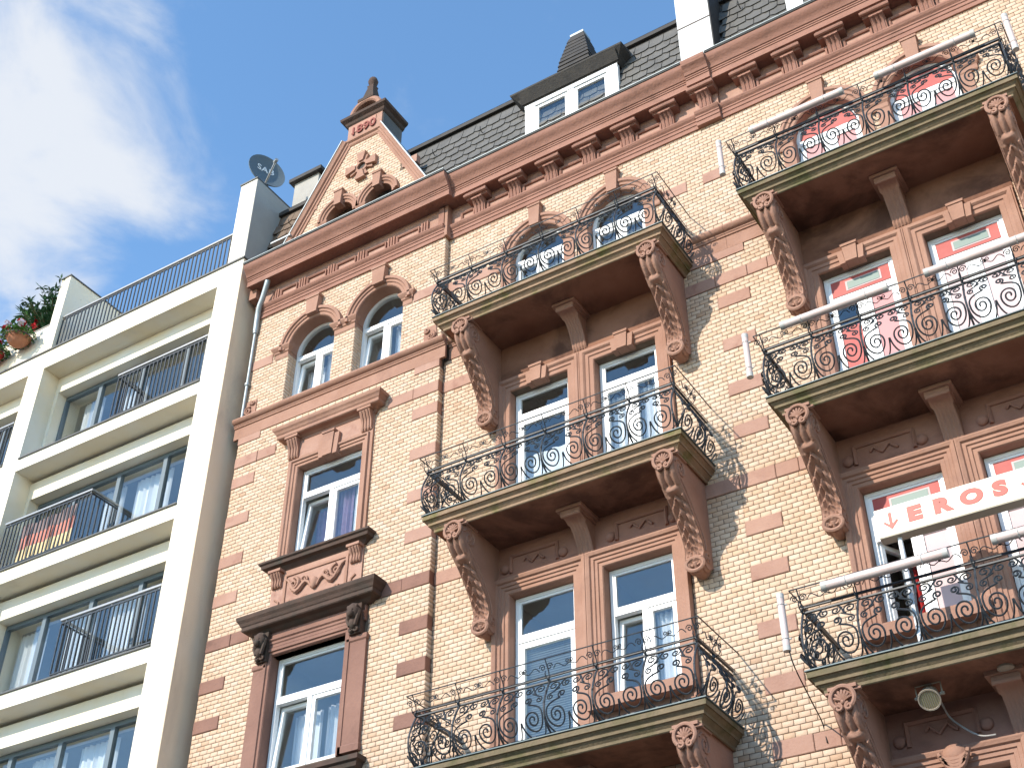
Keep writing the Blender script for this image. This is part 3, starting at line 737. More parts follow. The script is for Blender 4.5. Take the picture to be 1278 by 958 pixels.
for x in (-13.2, -11.4):
    mb = MB()
    mb.box(x-.10, x+.10, YB-.12, YB+.04, 10.70, 11.19)
    mb.ball((x, YB-.17, 11.03), .115, .10, .14, 12)           # mane and head
    mb.ball((x, YB-.25, 10.97), .06, .05, .06, 8)             # muzzle
    for s in (-1, 1):
        mb.ball((x+s*.075, YB-.20, 11.10), .035, .035, .04, 6)
        mb.ball((x+s*.04, YB-.255, 11.03), .018, .018, .018, 6)
        mb.tube([(x+s*.10, YB-.16, 11.05), (x+s*.09, YB-.19, 10.9), (x+s*.05, YB-.18, 10.80)], .03, 6)
        mb.tube(flat(spiral(x+s*.05, 10.76, .05, .01, R(90), s*1.2, 14), YB-.15), .022, 5)
    mb.ball((x, YB-.16, 10.85), .07, .07, .10, 8)
    part('lion_bracket', mb, 'weathered_stone', HA, 50)
WIN['bay', 3, 0] = rect_window(HA, -13.045, -11.645, 8.92, 10.79, 10.14, y=YB+.17, tilt=R(-5))
part('window_sill', MB().ledge(-13.3, -11.3, YB, [(.05, 8.55), (.08, 8.6), (.14, 8.64), (.16, 8.70), (.20, 8.72), (.20, 8.79), (.03, 8.86)]), 'weathered_stone', HA)

# ------------------------------------------------------------------ main cornice
def cornice_profile(y):      # (y,z) from the wall foot upward to the gutter
    low = [(y+.1, 18.22), (y-.03, 18.22), (y-.03, 18.30), (y-.045, 18.31), (y-.045, 18.37), (y-.06, 18.38), (y-.06, 18.41), (y-.09, 18.44), (y-.11, 18.475), (y-.11, 18.495), (y+.1, 18.50)]
    top = [(y+.3, 18.965), (y-.24, 18.965), (y-.245, 18.94), (y-.29, 18.94), (y-.29, 19.06), (y-.305, 19.07), (y-.305, 19.095), (y-.32, 19.105), (y-.32, 19.13), (y-.34, 19.14), (y-.36, 19.19), (y-.40, 19.24), (y-.445, 19.28), (y-.465, 19.33), (y-.47, 19.38), (y+.3, 19.40)]
    return low, top
def cornice(house, x0, x1, y, returns=False):
    low, top = cornice_profile(y)
    part('architrave', MB().prism(low, 'x', x0, x1), 'sandstone_dark', house)
    part('corona', MB().prism(top, 'x', x0-(.14 if returns else 0), x1+(.24 if returns else 0)), 'sandstone_dark', house, 35)
    part('frieze', MB().box(x0, x1, y-.02, y+.28, 18.50, 18.968), 'sandstone_block', house)
    gx0, gx1 = (x0-.14, x1+.24) if returns else (x0, x1)
    part('gutter', MB().box(gx0, gx1, y-.485, y-.2, 19.385, 19.415), 'cable_dark', house)
    part('gutter_bead', MB().tube([(gx0, y-.488, 19.425), (gx1, y-.488, 19.425)], .012, 6), 'zinc', house)
cornice(HA, -14.53, -10.16, YB, True)
cornice(HA, -9.915, XP-.21, 0.0)
cornice(HB, XP+.21, 2.6, 0.0)
low, top = cornice_profile(-.06)
part('architrave', MB().prism(low, 'x', XP-.209, XP+.209), 'sandstone_dark', HB); part('corona', MB().prism(top, 'x', XP-.209, XP+.209), 'sandstone_dark', HB)
part('frieze', MB().box(XP-.2, XP+.2, -.08, .28, 18.50, 18.968), 'sandstone_block', HB)
part('architrave', MB().prism(cornice_profile(0.0)[0], 'x', -10.16, -9.916), 'sandstone_dark', HA); part('frieze', MB().box(-10.16, -9.916, -.02, .28, 18.50, 18.968), 'sandstone_block', HA)
# brackets and sunk panels under the corona
mb = MB()
pr = catmull([(-.02, 18.50, 0), (-.075, 18.51, 0), (-.085, 18.58, 0), (-.11, 18.68, 0), (-.17, 18.745, 0), (-.22, 18.77, 0)], 4)
mb.prism([(p.x, p.y) for p in pr]+[(-.22, 18.80), (.02, 18.80), (.02, 18.50)], 'x', -.11, .11)
for s in (-.068, 0, .068): mb.tube([(s, p.x-.004, p.y) for p in pr[3:]], .022, 5)
mb.ledge(-.115, .115, 0, [(.20, 18.80), (.20, 18.815), (.215, 18.82), (.225, 18.845), (.25, 18.88), (.255, 18.90), (.255, 18.955)])
# ledge adds its projection sideways too: narrow it back
mb.v = [((.215 if v[0] > 0 else -.215) if abs(v[0]) > .14 else v[0], v[1], v[2]) for v in mb.v]
mb.tube([(-.235, -.245, 18.865), (.235, -.245, 18.865)], .038, 8)
BRK = mb.mesh('cornice_bracket', 'sandstone_dark', 40)
xs = [-9.46+.7475*i for i in range(6)]
for x in xs: inst('cornice_bracket', BRK, HA, (x, 0, 0))
inst('cornice_bracket', BRK, HB, (XP, -.065, 0))
for i in range(9): inst('cornice_bracket', BRK, HB, (-4.27+.737*i, 0, 0))
def panel(house, x0, x1, y):
    mb = MB().trim(x0, x1, 18.56, 18.70, [(0, y+.0), (0, y-.03), (.02, y-.045), (.035, y-.045), (.035, y+.0)])
    mb.box(x0-.035, x1+.035, y-.045, y, 18.535, 18.56)
    part('frieze_panel', mb, 'sandstone_dark', house)
allx = [-9.95]+xs+[XP-.1]
for a, b in zip(xs[:-1], xs[1:]): panel(HA, a+.17, b-.17, -.02)
panel(HA, -9.85, xs[0]-.17, -.02)
for i in range(8): panel(HB, -4.27+.737*i+.17, -4.27+.737*(i+1)-.17, -.02)
# bay frieze: sunk panels between triglyphs
tx = [-14.1, -13.45, -12.75, -12.05, -11.35, -10.6]
mb = MB()
for x in tx:
    m2 = MB()
    for q in (-.06, 0, .06): m2.box(x+q-.018, x+q+.018, YB-.06, YB-.02, 18.53, 18.78)
    part('triglyph', m2, 'sandstone_dark', HA)
for a, b in zip(tx[:-1], tx[1:]): panel(HA, a+.15, b-.15, YB-.02)
for x in (-10.23,):
    mb = MB(); mb.box(x-.06, x+.06, YB-.065, YB-.02, 18.51, 18.93); part('triglyph', mb, 'sandstone_dark', HA)
# bay return pieces on the right side where the bay stands proud of the main wall
part('cornice_return', MB().box(-10.159, -10.10, YB-.05, .02, 18.225, 18.96), 'sandstone', HA)
mb = MB().ledge(-14.4, -14.35, YB-.1, [(.1, 18.6), (.13, 18.62), (.13, 18.75)]); part('corner_corbel', MB().box(-14.72, -14.531, YB-.15, YB+.3, 18.72, 18.96), 'sandstone', HA)
# downpipe in the corner
mb = MB()
pts = catmull([(-14.20, YB-.22, 18.96), (-14.22, YB-.21, 18.86), (-14.34, YB-.15, 18.60), (-14.42, YB-.12, 18.45), (-14.48, YB-.07, 18.25), (-14.49, YB-.05, 17.9)], 6)
mb.tube(pts, .055, 10); mb.tube([(-14.49, YB-.05, 17.9), (-14.49, YB-.05, STR1)], .030, 10)
for zz_ in (17.85, 16.6): mb.tube([(-14.49, YB-.05, zz_), (-14.49, YB-.05, zz_+.05)], .05, 10)
part('downpipe', mb, 'zinc', HA, 40)

# ------------------------------------------------------------------ gable over the bay
GC, GS, GB, GT = -12.31, 1.865, 19.40, 22.20
def ghalf(z): return 0.48+(GT-z)/GS
GAR = [(-12.745, .33), (-11.80, .33)]
gbl = []
for c, r in GAR: gbl += [('arch', c, 20.12, .50), (c-.5, c+.5, 19.3, 20.12), (c-.1, c+.1, 20.4, 20.72)]
gbl += [('arch', -12.27, 21.22, .10), (GC-1.52, GC-1.2, 20.62, 20.84), (GC+1.0, GC+1.4, 20.62, 20.84)]
mb = MB(); i_ = int(round((GB-Z0)/COURSE))
while Z0+(i_+1)*COURSE < GT:
    zm = Z0+(i_+.45)*COURSE
    gop = [('arch', c, 20.12, r+.06) for c, r in GAR]+[(c-r-.06, c+r+.06, 19.3, 20.12) for c, r in GAR]
    for a_, b_ in free(GC-ghalf(zm)+.06, GC+ghalf(zm)-.06, cuts(gop, zm)): mb.box(a_, b_, YB+.008, YB+.345, Z0+i_*COURSE, Z0+(i_+1)*COURSE)
    i_ += 1
gab = part('gable', mb, 'mortar', HA)
GBk = lay_bricks(lambda z: GC-ghalf(z)+.12, lambda z: GC+ghalf(z)-.12, GB, GT-.12, YB, gbl)
o = inst('brick_field', brick_mesh('brick_field', GBk), gab); o['kind'] = 'stuff'
# raking copings
def rake(x0, z0, x1, z1, prof, y0, name, m):
    d = Vector((x1-x0, 0, z1-z0)); L = d.length; d.normalize(); n = Vector((-d.z, 0, d.x))
    if n.z < 0: n = -n
    rows = [[Vector((x0, y, z0))+n*o_, Vector((x1, y, z1))+n*o_] for o_, y in prof]
    mb = MB(); mb.loft([[r[0] for r in rows], [r[1] for r in rows]], cyc=True, cap=True); part(name, mb, m, gab)
RP = [(-.20, y0) for y0 in (YB+.35,)]+[(-.20, YB-.02), (-.14, YB-.02), (-.13, YB-.045), (-.085, YB-.045), (-.075, YB-.08), (-.03, YB-.10), (0.0, YB-.12), (0.0, YB+.35)]
rake(GC-ghalf(GB), GB, GC-.48, GT, RP, 0, 'raking_coping', 'sandstone')
rake(GC+ghalf(GB), GB, GC+.48, GT, RP, 0, 'raking_coping', 'sandstone')
ZP = [(0.002, YB-.13), (.022, YB-.13), (.022, YB+.36), (.002, YB+.36)]
rake(GC-ghalf(GB), GB, GC-.48, GT, ZP, 0, 'zinc_flashing', 'zinc'); rake(GC+ghalf(GB), GB, GC+.48, GT, ZP, 0, 'zinc_flashing', 'zinc')
part('coping', MB().ledge(GC-.42, GC+.42, YB+.02, [(.03, GT-.16), (.05, GT-.13), (.05, GT-.08), (.09, GT-.05), (.09, GT+.0)], back=.33), 'sandstone', gab)
for s in (-1, 1):
    x = GC+s*1.22; part('gable_block', MB().box(x-.17, x+.17, YB-.018, YB+.1, 20.63, 20.83), 'sandstone_block', gab)
for c, r in GAR:
    part('archivolt', MB().arch(c, 20.12, [(r, YB+.27), (r, YB-.02), (r+.05, YB-.03), (r+.06, YB-.055), (r+.10, YB-.055), (r+.115, YB-.08), (r+.165, YB-.08), (r+.165, YB+.05)], 18), 'sandstone', gab, 30)
    keystone(gab, c, 20.36, 20.74, YB, ears=False, w=.10)
    part('niche', MB().prism([(c+(r+.004)*cos(pi*i/14), 20.12+(r+.004)*sin(pi*i/14)) for i in range(15)]+[(c-r, 19.5), (c+r, 19.5)], 'y', YB+.25, YB+.30), 'sandstone_darker', gab)
    part('impost', MB().ledge(c-r-.16, c-r+.0, YB, [(.02, 20.02), (.03, 20.05), (.05, 20.1), (.05, 20.13)]), 'sandstone', gab)
# round ornament with four wedge stones
mb = MB()
for i in range(4):
    a = R(90*i+2); r0, r1 = .13, .37
    for dw, yy in ((.05, -.10), ):
        p = []
        for rr, hw in ((r0, .05), (r1, .11)):
            for s in (-1, 1):
                p.append((-12.27+rr*cos(a)-s*hw*sin(a), 21.22+rr*sin(a)+s*hw*cos(a)))
        mb.prism([p[0], p[1], p[3], p[2]], 'y', YB-.09, YB+.03)
        p = []
        for rr, hw in ((r0-.02, .09), (r1-.1, .16)):
            for s in (-1, 1):
                p.append((-12.27+rr*cos(a)-s*hw*sin(a), 21.22+rr*sin(a)+s*hw*cos(a)))
        mb.prism([p[0], p[1], p[3], p[2]], 'y', YB-.05, YB+.03)
mb.arch(-12.27, 21.22, [(.10, YB+.03), (.10, YB-.06), (.16, YB-.06), (.16, YB+.03)], 24, 2*pi, 0.0)
part('star_ornament', mb, 'sandstone', gab)
part('round_vent', MB().lathe([(.10, -.01), (.10, .03)], (-12.27, YB, 21.22), 'y', 16), 'slate_dark', gab)
# date block, hooded cap and finial
dt = part('date_block', MB().box(GC-.40, GC+.46, YB-.06, YB+.60, GT+.003, 22.66), 'sandstone_block', gab)
part('slate_cheek', MB().box(GC+.461, GC+.475, YB-.03, YB+.60, GT-.2, 22.66), 'slate', gab)
part('date_field', MB().box(GC-.31, GC+.31, YB-.075, YB-.061, GT+.14, 22.58), 'date_field', gab)
me = text_mesh('1890', .31, 'date_red', .010, 1.05, .004)
for v in me.vertices: v.co = Vector((v.co.x, -v.co.z, v.co.y))
inst('date_lettering', me, gab, (GC, YB-.083, 22.36))
cap = part('date_cap', MB().ledge(GC-.42, GC+.48, YB-.06, [(.0, 22.60), (.03, 22.63), (.05, 22.68), (.12, 22.73), (.13, 22.79), (.0, 22.83)], back=.68), 'weathered_stone', gab)
mb = MB().arch(GC+.03, 22.80, [(.30, YB+.25), (.30, YB-.10), (.33, YB-.13), (.39, YB-.13), (.42, YB-.10), (.42, YB+.25)], 18)
part('lunette', mb, 'sandstone', gab, 30)
part('lunette_back', MB().prism([(GC+.03+.305*cos(pi*i/12), 22.80+.305*sin(pi*i/12)) for i in range(13)], 'y', YB+.10, YB+.2), 'slate_dark', gab)
mb = MB().ledge(GC-.05, GC+.11, YB+.08, [(.14, 23.10), (.16, 23.16), (.10, 23.22), (.06, 23.30)], back=.08)
mb.loft([[(GC+.03+s*w, YB+.06+t*w, z) for s, t in ((-1,-1),(1,-1),(1,1),(-1,1))] for z, w in ((23.15, .20), (23.24, .20), (23.28, .14), (23.66, .075), (23.72, .085))], cyc=True, cap=True)
mb.lathe([(.05, 23.70), (.06, 23.76), (.10, 23.83), (.11, 23.90), (.08, 23.98), (.03, 24.03), (.01, 24.06)], (GC+.03, YB+.06, 0), 'z', 10)
part('finial', mb, 'weathered_stone', gab, 40)

# ------------------------------------------------------------------ roofs
# saddle roof behind the gable, mansard beside it
mb = MB().prism([(-14.52, 19.41), (-10.10, 19.41), (-10.3, 19.5), (GC, 21.7), (-14.48, 19.5)], 'y', .6, 7.0)
saddle = part('saddle_roof', mb, 'roof_tile', HA)
part('gable_shoulder', MB().box(-14.35, -13.86, YB+.0, YB+.33, 19.4, 20.07), 'sandstone', gab)
part('zinc_flashing', MB().box(-14.37, -13.87, YB-.14, YB+.34, 20.072, 20.11), 'zinc', gab)
mb = MB().box(-14.95, -14.28, .75, 1.5, 20.5, 23.0)
ch = part('chimney', mb, 'chimney_render', HA); part('chimney_cap', MB().box(-15.05, -14.16, .65, 1.6, 23.0, 23.1), 'slate_dark', HA)
def mansard_y(z): return -.10+(z-19.40)*0.2
def mansard(house, x0, x1, seed, m='slate', mb_='slate_dark', lowest=2):
    r = random.Random(seed); y1 = mansard_y(21.5)
    ro = part('mansard_roof', MB().prism([(-.10, 19.40), (y1, 21.5), (y1+.2, 21.57), (6.5, 21.8), (6.5, 19.40)], 'x', x0, x1), mb_, house)
    n = Vector((0, -1, .2)).normalized(); tdir = Vector((0, .2, 1)).normalized()
    W, E_ = .29, .235
    meshes = []
    for q in range(5):
        m2 = MB(); hw = W/2-.006; hh = .34
        pts = [(-hw, .03), (-hw*.55, 0), (hw*.55, .0), (hw, .05), (hw, hh), (-hw, hh)] if q % 2 else [(-hw, .06), (-hw*.3, .0), (hw, .02), (hw, hh), (-hw, hh)]
        # local frame: x along the eave, z up the slope, y out of the slope (negative)
        rows = []
        for yy in (-.022, -.010):
            rows.append([Vector((a, 0, 0))+tdir*b+n*(-yy+.03*(1-b/hh)) for a, b in pts])
        m2.loft(rows, cyc=True, cap=True)
        meshes.append(m2.mesh('slate', m))
    rows_n = 11; cnt = 0
    for j in range(rows_n-1, -1, -1):
        if j*E_+19.5 > 21.3: continue
        x = x0+(W/2 if j % 2 else 0)+W/2
        while x < x1-.05:
            p = Vector((x, -.10, 19.40))+tdir*(j*E_+.05)
            if cnt < 300 and j >= lowest:
                inst('slate', meshes[r.randrange(5)], ro, (x, p.y, p.z)); cnt += 1
            x += W
    part('roof_edge', MB().box(x0, x1, y1-.07, y1+.14, 21.50, 21.59), 'slate_dark', ro)
    mb = MB(); mb.tube([(x0, y1-.02, 21.66), (x1, y1-.02, 21.66)], .008, 4)
    for i in range(int((x1-x0)/.7)+1): mb.tube([(x0+.7*i, y1, 21.56), (x0+.7*i, y1-.02, 21.66)], .006, 4)
    for i in range(int((x1-x0)/1.1)): mb.tube([(x0+.5+1.1*i, mansard_y(20.9)-.05, 20.9), (x0+.5+1.1*i, mansard_y(20.9)-.13, 20.92), (x0+.5+1.1*i, mansard_y(20.9)-.14, 21.0)], .009, 4)
    part('lightning_wire', mb, 'cable_dark', ro)
    return ro
mansard(HA, -12.3, XP-.25, 3)
mansard(HA, -14.79, -12.31, 4, 'roof_tile', 'roof_tile', 0)
mansard(HB, XP+.25, 2.6, 5)
def dormer(house, dx):
    x0, x1 = -8.545+dx, -6.605+dx
    mb = MB()
    mb.box(x0, x0+.22, -.02, .06, 19.55, 20.72).box(x1-.22, x1, -.02, .06, 19.55, 20.72).box(x0, x1, -.03, .06, 20.721, 20.81).box(x0+.22, x1-.22, -.02, .06, 19.55, 19.75)
    d = part('dormer', mb, 'white_frame', house)
    part('cheek', MB().box(x0+.01, x0+.09, .061, 1.2, 19.5, 20.80), 'slate_dark', d); part('cheek', MB().box(x1-.09, x1-.01, .061, 1.2, 19.5, 20.80), 'slate_dark', d)
    xm = (x0+x1)/2
    part('mullion', MB().box(xm-.07, xm+.07, -.015, .05, 19.75, 20.721), 'white_frame', d)
    for a, b in ((x0+.22, xm-.07), (xm+.07, x1-.22)):
        mb = MB().box(a, a+.06, .0, .05, 19.76, 20.715).box(b-.06, b, .0, .05, 19.76, 20.715).box(a+.06, b-.06, .0, .05, 20.65, 20.715).box(a+.06, b-.06, .0, .05, 19.76, 19.83)
        part('sash', mb, 'white_frame', d); pane(d, a+.05, b-.05, 19.8, 20.66, .03)
    room_box(d, x0+.3, x1-.3, 19.7, 20.7, .08, 1.0)
    # flared slate hood
    hood = [(-.02, 20.812, .02), (-.05, 20.88, .06), (-.10, 20.97, .12), (-.19, 21.07, .22), (-.20, 21.10, .23)]
    rows = [[(x0-e, 1.0, z), (x0-e, y_, z), (x1+e*.8, y_, z), (x1+e*.8, 1.0, z)] for y_, z, e in hood]
    mb = MB().loft(rows)
    mb.add([(x0-.23, -.20, 21.10), (x1+.19, -.20, 21.10), (x1+.10, 1.0, 21.66), (x0-.10, 1.0, 21.66)], [(0, 1, 2, 3)])
    mb.add([(x0-.23, -.20, 21.10), (x0-.23, 1.0, 21.10), (x0-.10, 1.0, 21.66)], [(0, 1, 2)]); mb.add([(x1+.19, -.20, 21.10), (x1+.19, 1.0, 21.10), (x1+.10, 1.0, 21.66)], [(0, 1, 2)])
    part('hood', mb, 'slate_dark', d)
    for i in range(8):
        xx = x0-.05+(x1-x0+.1)*i/8
        part('hood_slate', MB().hexa([(xx+.0005, -.06, 20.85), (xx+.2545, -.06, 20.85), (xx+.2545, -.04, 20.85), (xx+.0005, -.04, 20.85), (xx+.0005, -.195, 21.04), (xx+.2545, -.195, 21.04), (xx+.2545, -.17, 21.04), (xx+.0005, -.17, 21.04)]), 'slate_dark', d)
dormer(HA, 0); dormer(HB, PAIR)
# slate-hung pinnacle behind the dormer
P0 = Vector((-8.07, 1.4, 0))
mb = MB().loft([[(P0.x+s*w, P0.y+t*w, z) for s, t in ((-1,-1),(1,-1),(1,1),(-1,1))] for z, w in ((21.9, .43), (23.1, .33), (24.05, .15))], cyc=True, cap=True)
pin = part('slate_pinnacle', mb, 'slate_dark', HA)
mb = MB()
for i in range(13):
    z = 22.2+.135*i; w = (.43-(z-21.9)*.0833 if z < 23.1 else .33-(z-23.1)*.1895)+.012; w2 = w-.02
    mb.loft([[(P0.x+s*ww, P0.y+t*ww, zz_) for s, t in ((-1,-1),(1,-1),(1,1),(-1,1))] for zz_, ww in ((z, w+.008), (z+.15, w2-.012))], cyc=True, cap=True)
part('slate_course', mb, 'slate_dark', pin)
part('pinnacle_cap', MB().box(P0.x-.155, P0.x+.155, P0.y-.155, P0.y+.155, 24.05, 24.11), 'zinc', pin)
# party wall fin rising above the cornice
fwl = part('party_wall', MB().box(-5.29, -4.69, -.28, 3.0, 19.42, 22.6), 'firewall_sheet', HB)
part('wall_foot', MB().ledge(-5.24, -4.78, -.10, [(.22, 19.40), (.22, 19.5), (.2, 19.53), (.17, 19.66)], back=.3), 'weathered_stone', HB)
part('sheet_joint', MB().box(-5.292, -4.688, -.284, -.2805, 20.52, 20.55), 'weathered_stone', fwl)
part('slate_cheek', MB().box(-4.689, -4.67, -.279, 3.0, 19.6, 22.6), 'slate_dark', fwl)

# ------------------------------------------------------------------ balconies
DEP = 1.05
def belly(z, h=.66):
    t = max(0.0, min(1.0, z/h)); return -.065+.035*t+.165*sin(pi*t**.75)
U = .333                                    # width of one scroll unit
def bez(p0, p1, p2, p3, n=10):
    return [tuple(p0[k]*(1-t)**3+3*p1[k]*t*(1-t)**2+3*p2[k]*t*t*(1-t)+p3[k]*t**3 for k in (0, 1)) for t in [i/n for i in range(n+1)]]
def to3(pts): return [(a, -belly(b), b) for a, b in pts]
def scroll_unit():
    mb = MB(); w = U; r = .0118
    c = (w*.5, .165)
    sp = spiral(c[0], c[1], .138, .016, pi*.94, 2.15, 46)                     # big volute, wound from the left bar
    small = spiral(w*.72, .415, .056, .014, R(250), -1.35, 20)
    link = bez(small[0], (small[0][0]-.07, small[0][1]-.03), (sp[0][0]-.012, sp[0][1]+.13), sp[0], 10)
    mb.tube(to3(small[::-1]+link[1:]+sp[1:]), r, 4)
    s1 = spiral(w*.29, .568, .080, .016, R(-60), 1.5, 24); s2 = spiral(w*.79, .580, .064, .014, R(120), 1.4, 20)
    mb.tube(to3(s1[::-1]+bez(s1[0], (s1[0][0]+.05, s1[0][1]+.01), (s2[0][0]-.05, s2[0][1]-.01), s2[0], 8)[1:]+s2[1:]), r*.85, 4)
    s3 = spiral(w*.24, .405, .050, .012, R(90), 1.35, 18)
    mb.tube(to3(s3[::-1]+bez(s3[0], (s3[0][0]+.06, s3[0][1]+.03), (w*.5, .50), (w*.58, .515), 8)[1:]), r*.8, 4)
    mb.tube(to3(bez((0.004, .16), (.01, .09), (.03, .04), (.07, .012), 8)), r*.9, 4); mb.tube(to3(bez((w-.004, .16), (w-.01, .09), (w-.03, .04), (w-.07, .012), 8)), r*.9, 4)
    for z in (.165, .34, .5): mb.ball((0.0, -belly(z), z), .017, .017, .026, 6)
    mb.tube(to3([(0.0, i*.66/12) for i in range(13)]), .0075, 4)
    return mb.mesh('scroll_panel', 'iron')
SCROLL = scroll_unit()
def post_mesh():
    mb = MB(); mb.tube(to3([(0.0, i*.66/12) for i in range(13)]), .014, 5)
    mb.tube([(0, .03, .66), (0, .03, .74), (0, .015, .80), (0, -.03, .86), (0, -.075, .93)], .008, 4)
    mb.ball((0, -belly(.66)-.02, .69), .02, .025, .03, 6); mb.tube([(0, .02, .68), (0, -.05, .69), (0, -.075, .73), (0, -.06, .77)], .008, 4)
    for s in (-1, 1): mb.tube([(a, -.01-.07*(b-.72)/.2, b) for a, b in spiral(s*.05, .825, .045, .008, R(90-s*90), s*1.5, 14)], .007, 4)
    return mb.mesh('post', 'iron')
POST = post_mesh()
def basket_mesh():
    mb = MB(); f3 = lambda P: [(a, -.01-.07*(b-.72)/.2, b) for a, b in P]
    mb.tube(f3(bez((.10, .79), (.18, .92), (.22, .74), (.29, .80), 8)+spiral(.30, .835, .032, .007, R(-90), 1.3, 12)), .0065, 4)
    mb.tube(f3(bez((2*U-.10, .79), (2*U-.18, .92), (2*U-.22, .74), (2*U-.29, .80), 8)+spiral(2*U-.30, .835, .032, .007, R(-90), -1.3, 12)), .0065, 4)
    mb.ball((U, -.04, .83), .018, .012, .03, 6)
    return mb.mesh('basket_scroll', 'iron')
BASK = basket_mesh()

def console_mesh():
    mb = MB()
    pts = catmull([(-.86, -.26, 0), (-.955, -.33, 0), (-.985, -.44, 0), (-.955, -.54, 0), (-.89, -.615, 0), (-.80, -.68, 0), (-.69, -.775, 0), (-.56, -.90, 0), (-.44, -1.03, 0), (-.335, -1.16, 0), (-.275, -1.28, 0), (-.26, -1.37, 0), (-.285, -1.45, 0), (-.275, -1.53, 0), (-.215, -1.595, 0), (-.13, -1.60, 0), (-.05, -1.56, 0)], 8)
    n = len(pts); hw = .135; K = 24; rows = []
    for i, p in enumerate(pts):
        t = (pts[min(i+1, n-1)]-pts[max(i-1, 0)]).normalized(); nr = Vector((t.y, -t.x, 0))
        if nr.x > 0 and nr.y > 0: nr = -nr
        if i and nr.dot(prev) < 0: nr = -nr
        prev = nr
        s = i/(n-1); row = []
        for j in range(K+1):
            u = -1+2*j/K; d = 0.0; edge = min(1.0, (1-abs(u))*6)
            if s < .30: d = .034*(.5+.5*cos(u*3*pi))**.7*edge-.008
            elif s < .36: d = .052*math.exp(-((s-.325)/.022)**2)*max(0, 1-(u/.75)**2)+.008*edge
            elif s < .74:
                q = (s-.36)/.38
                lobe_k = q*6.0-abs(u)*1.1
                ph = lobe_k % 1.0
                tooth = (1-ph)**1.2 if ph > .15 else ph/.15
                split = abs(sin(u*pi*2.2+math.floor(lobe_k)*.8))
                d = edge**.5*(-.012+.088*tooth*(.25+.75*split)*(1-.3*abs(u)))*(1-.15*q)+.03*math.exp(-(u/.12)**2)*(.5+.5*tooth)
            elif s < .80: d = .035*math.exp(-((s-.77)/.02)**2)*(.6+.4*abs(cos(u*2.5*pi)))*edge
            else: d = .030*(.5+.5*cos(u*3*pi))**.7*edge-.006
            wd = hw*(1.0 if s < .36 else (.92 if s < .76 else .95))
            row.append((u*wd, p.x+nr.x*d, p.y+nr.y*d))
        rows.append(row)
    mb.loft(rows)
    b = len(mb.v)
    for side, u in ((0, -1), (K, 1)):       # cheeks
        x = u*hw*.96
        poly = [(x, p.x, p.y) for p in pts]+[(x, .03, -1.50), (x, .03, -.22), (x, -.86, -.22)]
        mb.add(poly, [tuple(range(len(poly))) if side else tuple(range(len(poly)))[::-1]])
        # volute lines carved on the cheek
        xs_ = u*(hw*.96+.004)
        mb.tube([(xs_, a, c_) for a, c_ in spiral(-.79, -.44, .15, .02, R(160), -1.6 if True else 1.6, 24)], .014, 5)
        mb.tube([(xs_, a, c_) for a, c_ in spiral(-.17, -1.44, .085, .015, R(200), 1.5, 20)], .012, 5)
        mb.tube([(xs_, p.x+.06, p.y+.05) for p in pts[35:93]], .012, 5)
    return mb.mesh('console', 'sandstone', 45)
CONSOLE = console_mesh()
def console_head():
    mb = MB(); y = -1.0; zc_ = -.375
    mb.lathe([(.118, .0), (.118, .22)], (0, y, zc_), 'y', 18)
    ring = [(.13*cos(a), y-.022, zc_+.13*sin(a)) for a in [R(-50)+R(280)*i/22 for i in range(23)]]
    mb.tube(ring, .026, 7)
    for i in range(7):
        a = R(15+25*i); mb.tube([(.015*cos(a), y-.02, zc_-.03+.02*sin(a)), (.06*cos(a), y-.04, zc_-.03+.065*sin(a)), (.095*cos(a), y-.022, zc_-.02+.105*sin(a))], .016, 5)
    for s in (-1, 1): mb.tube([(a, y-.022, b) for a, b in spiral(s*.055, zc_-.10, .045, .012, R(90), s*1.3, 12)], .02, 6)
    mb.ball((0, y-.03, zc_-.05), .03, .03, .03, 6)
    mb.box(-.16, .16, -1.0, -.62, -.262, -.222)
    mb.tube([(-.20, -.955, -.275), (.20, -.955, -.275)], .022, 6)
    return mb.mesh('volute_head', 'sandstone', 45)
def console_foot():
    mb = MB(); y = -.265; z = -1.55
    ring = [(.105*cos(a)*1.15, y-.02-.01*sin(a), z+.085*sin(a)) for a in [2*pi*i/20 for i in range(20)]]
    mb.tube(ring, .028, 7, closed=True)
    mb.lathe([(.10, .03), (.10, .24)], (0, y, z), 'y', 16)
    for q in (-.05, .05): mb.tube([(q*1.6, y-.0, z+.07), (q*1.3, y+.0, z+.01), (q*.5, y, z-.01)], .02, 5)
    return mb.mesh('volute_foot', 'sandstone', 45)
CHEAD, CFOOT = console_head(), console_foot()
def mid_console_mesh():
    mb = MB()
    pr = catmull([(-.02, -.86, 0), (-.06, -.80, 0), (-.13, -.62, 0), (-.22, -.48, 0), (-.34, -.385, 0), (-.46, -.34, 0)], 5)
    rows = []
    for p in pr:
        hw = .12+.02*(p.x < -.3)
        rows.append([(u*hw, p.x-.014*(.5+.5*cos(u*5*pi)), p.y) for u in [-1+2*j/20 for j in range(21)]])
    mb.loft(rows)
    for u in (-1, 1):
        poly = [(u*.121, p.x, p.y) for p in pr]+[(u*.121, -.46, -.28), (u*.121, .03, -.28), (u*.121, .03, -.86)]
        mb.add(poly, [tuple(range(len(poly)))])
    mb.box(-.15, .15, -.50, .03, -.325, -.285); mb.box(-.20, .20, -.54, .03, -.284, -.225)
    mb.tube([(-.15, -.475, -.345), (.15, -.475, -.345)], .03, 7)
    return mb.mesh('small_console', 'sandstone', 40)
MIDC = mid_console_mesh()

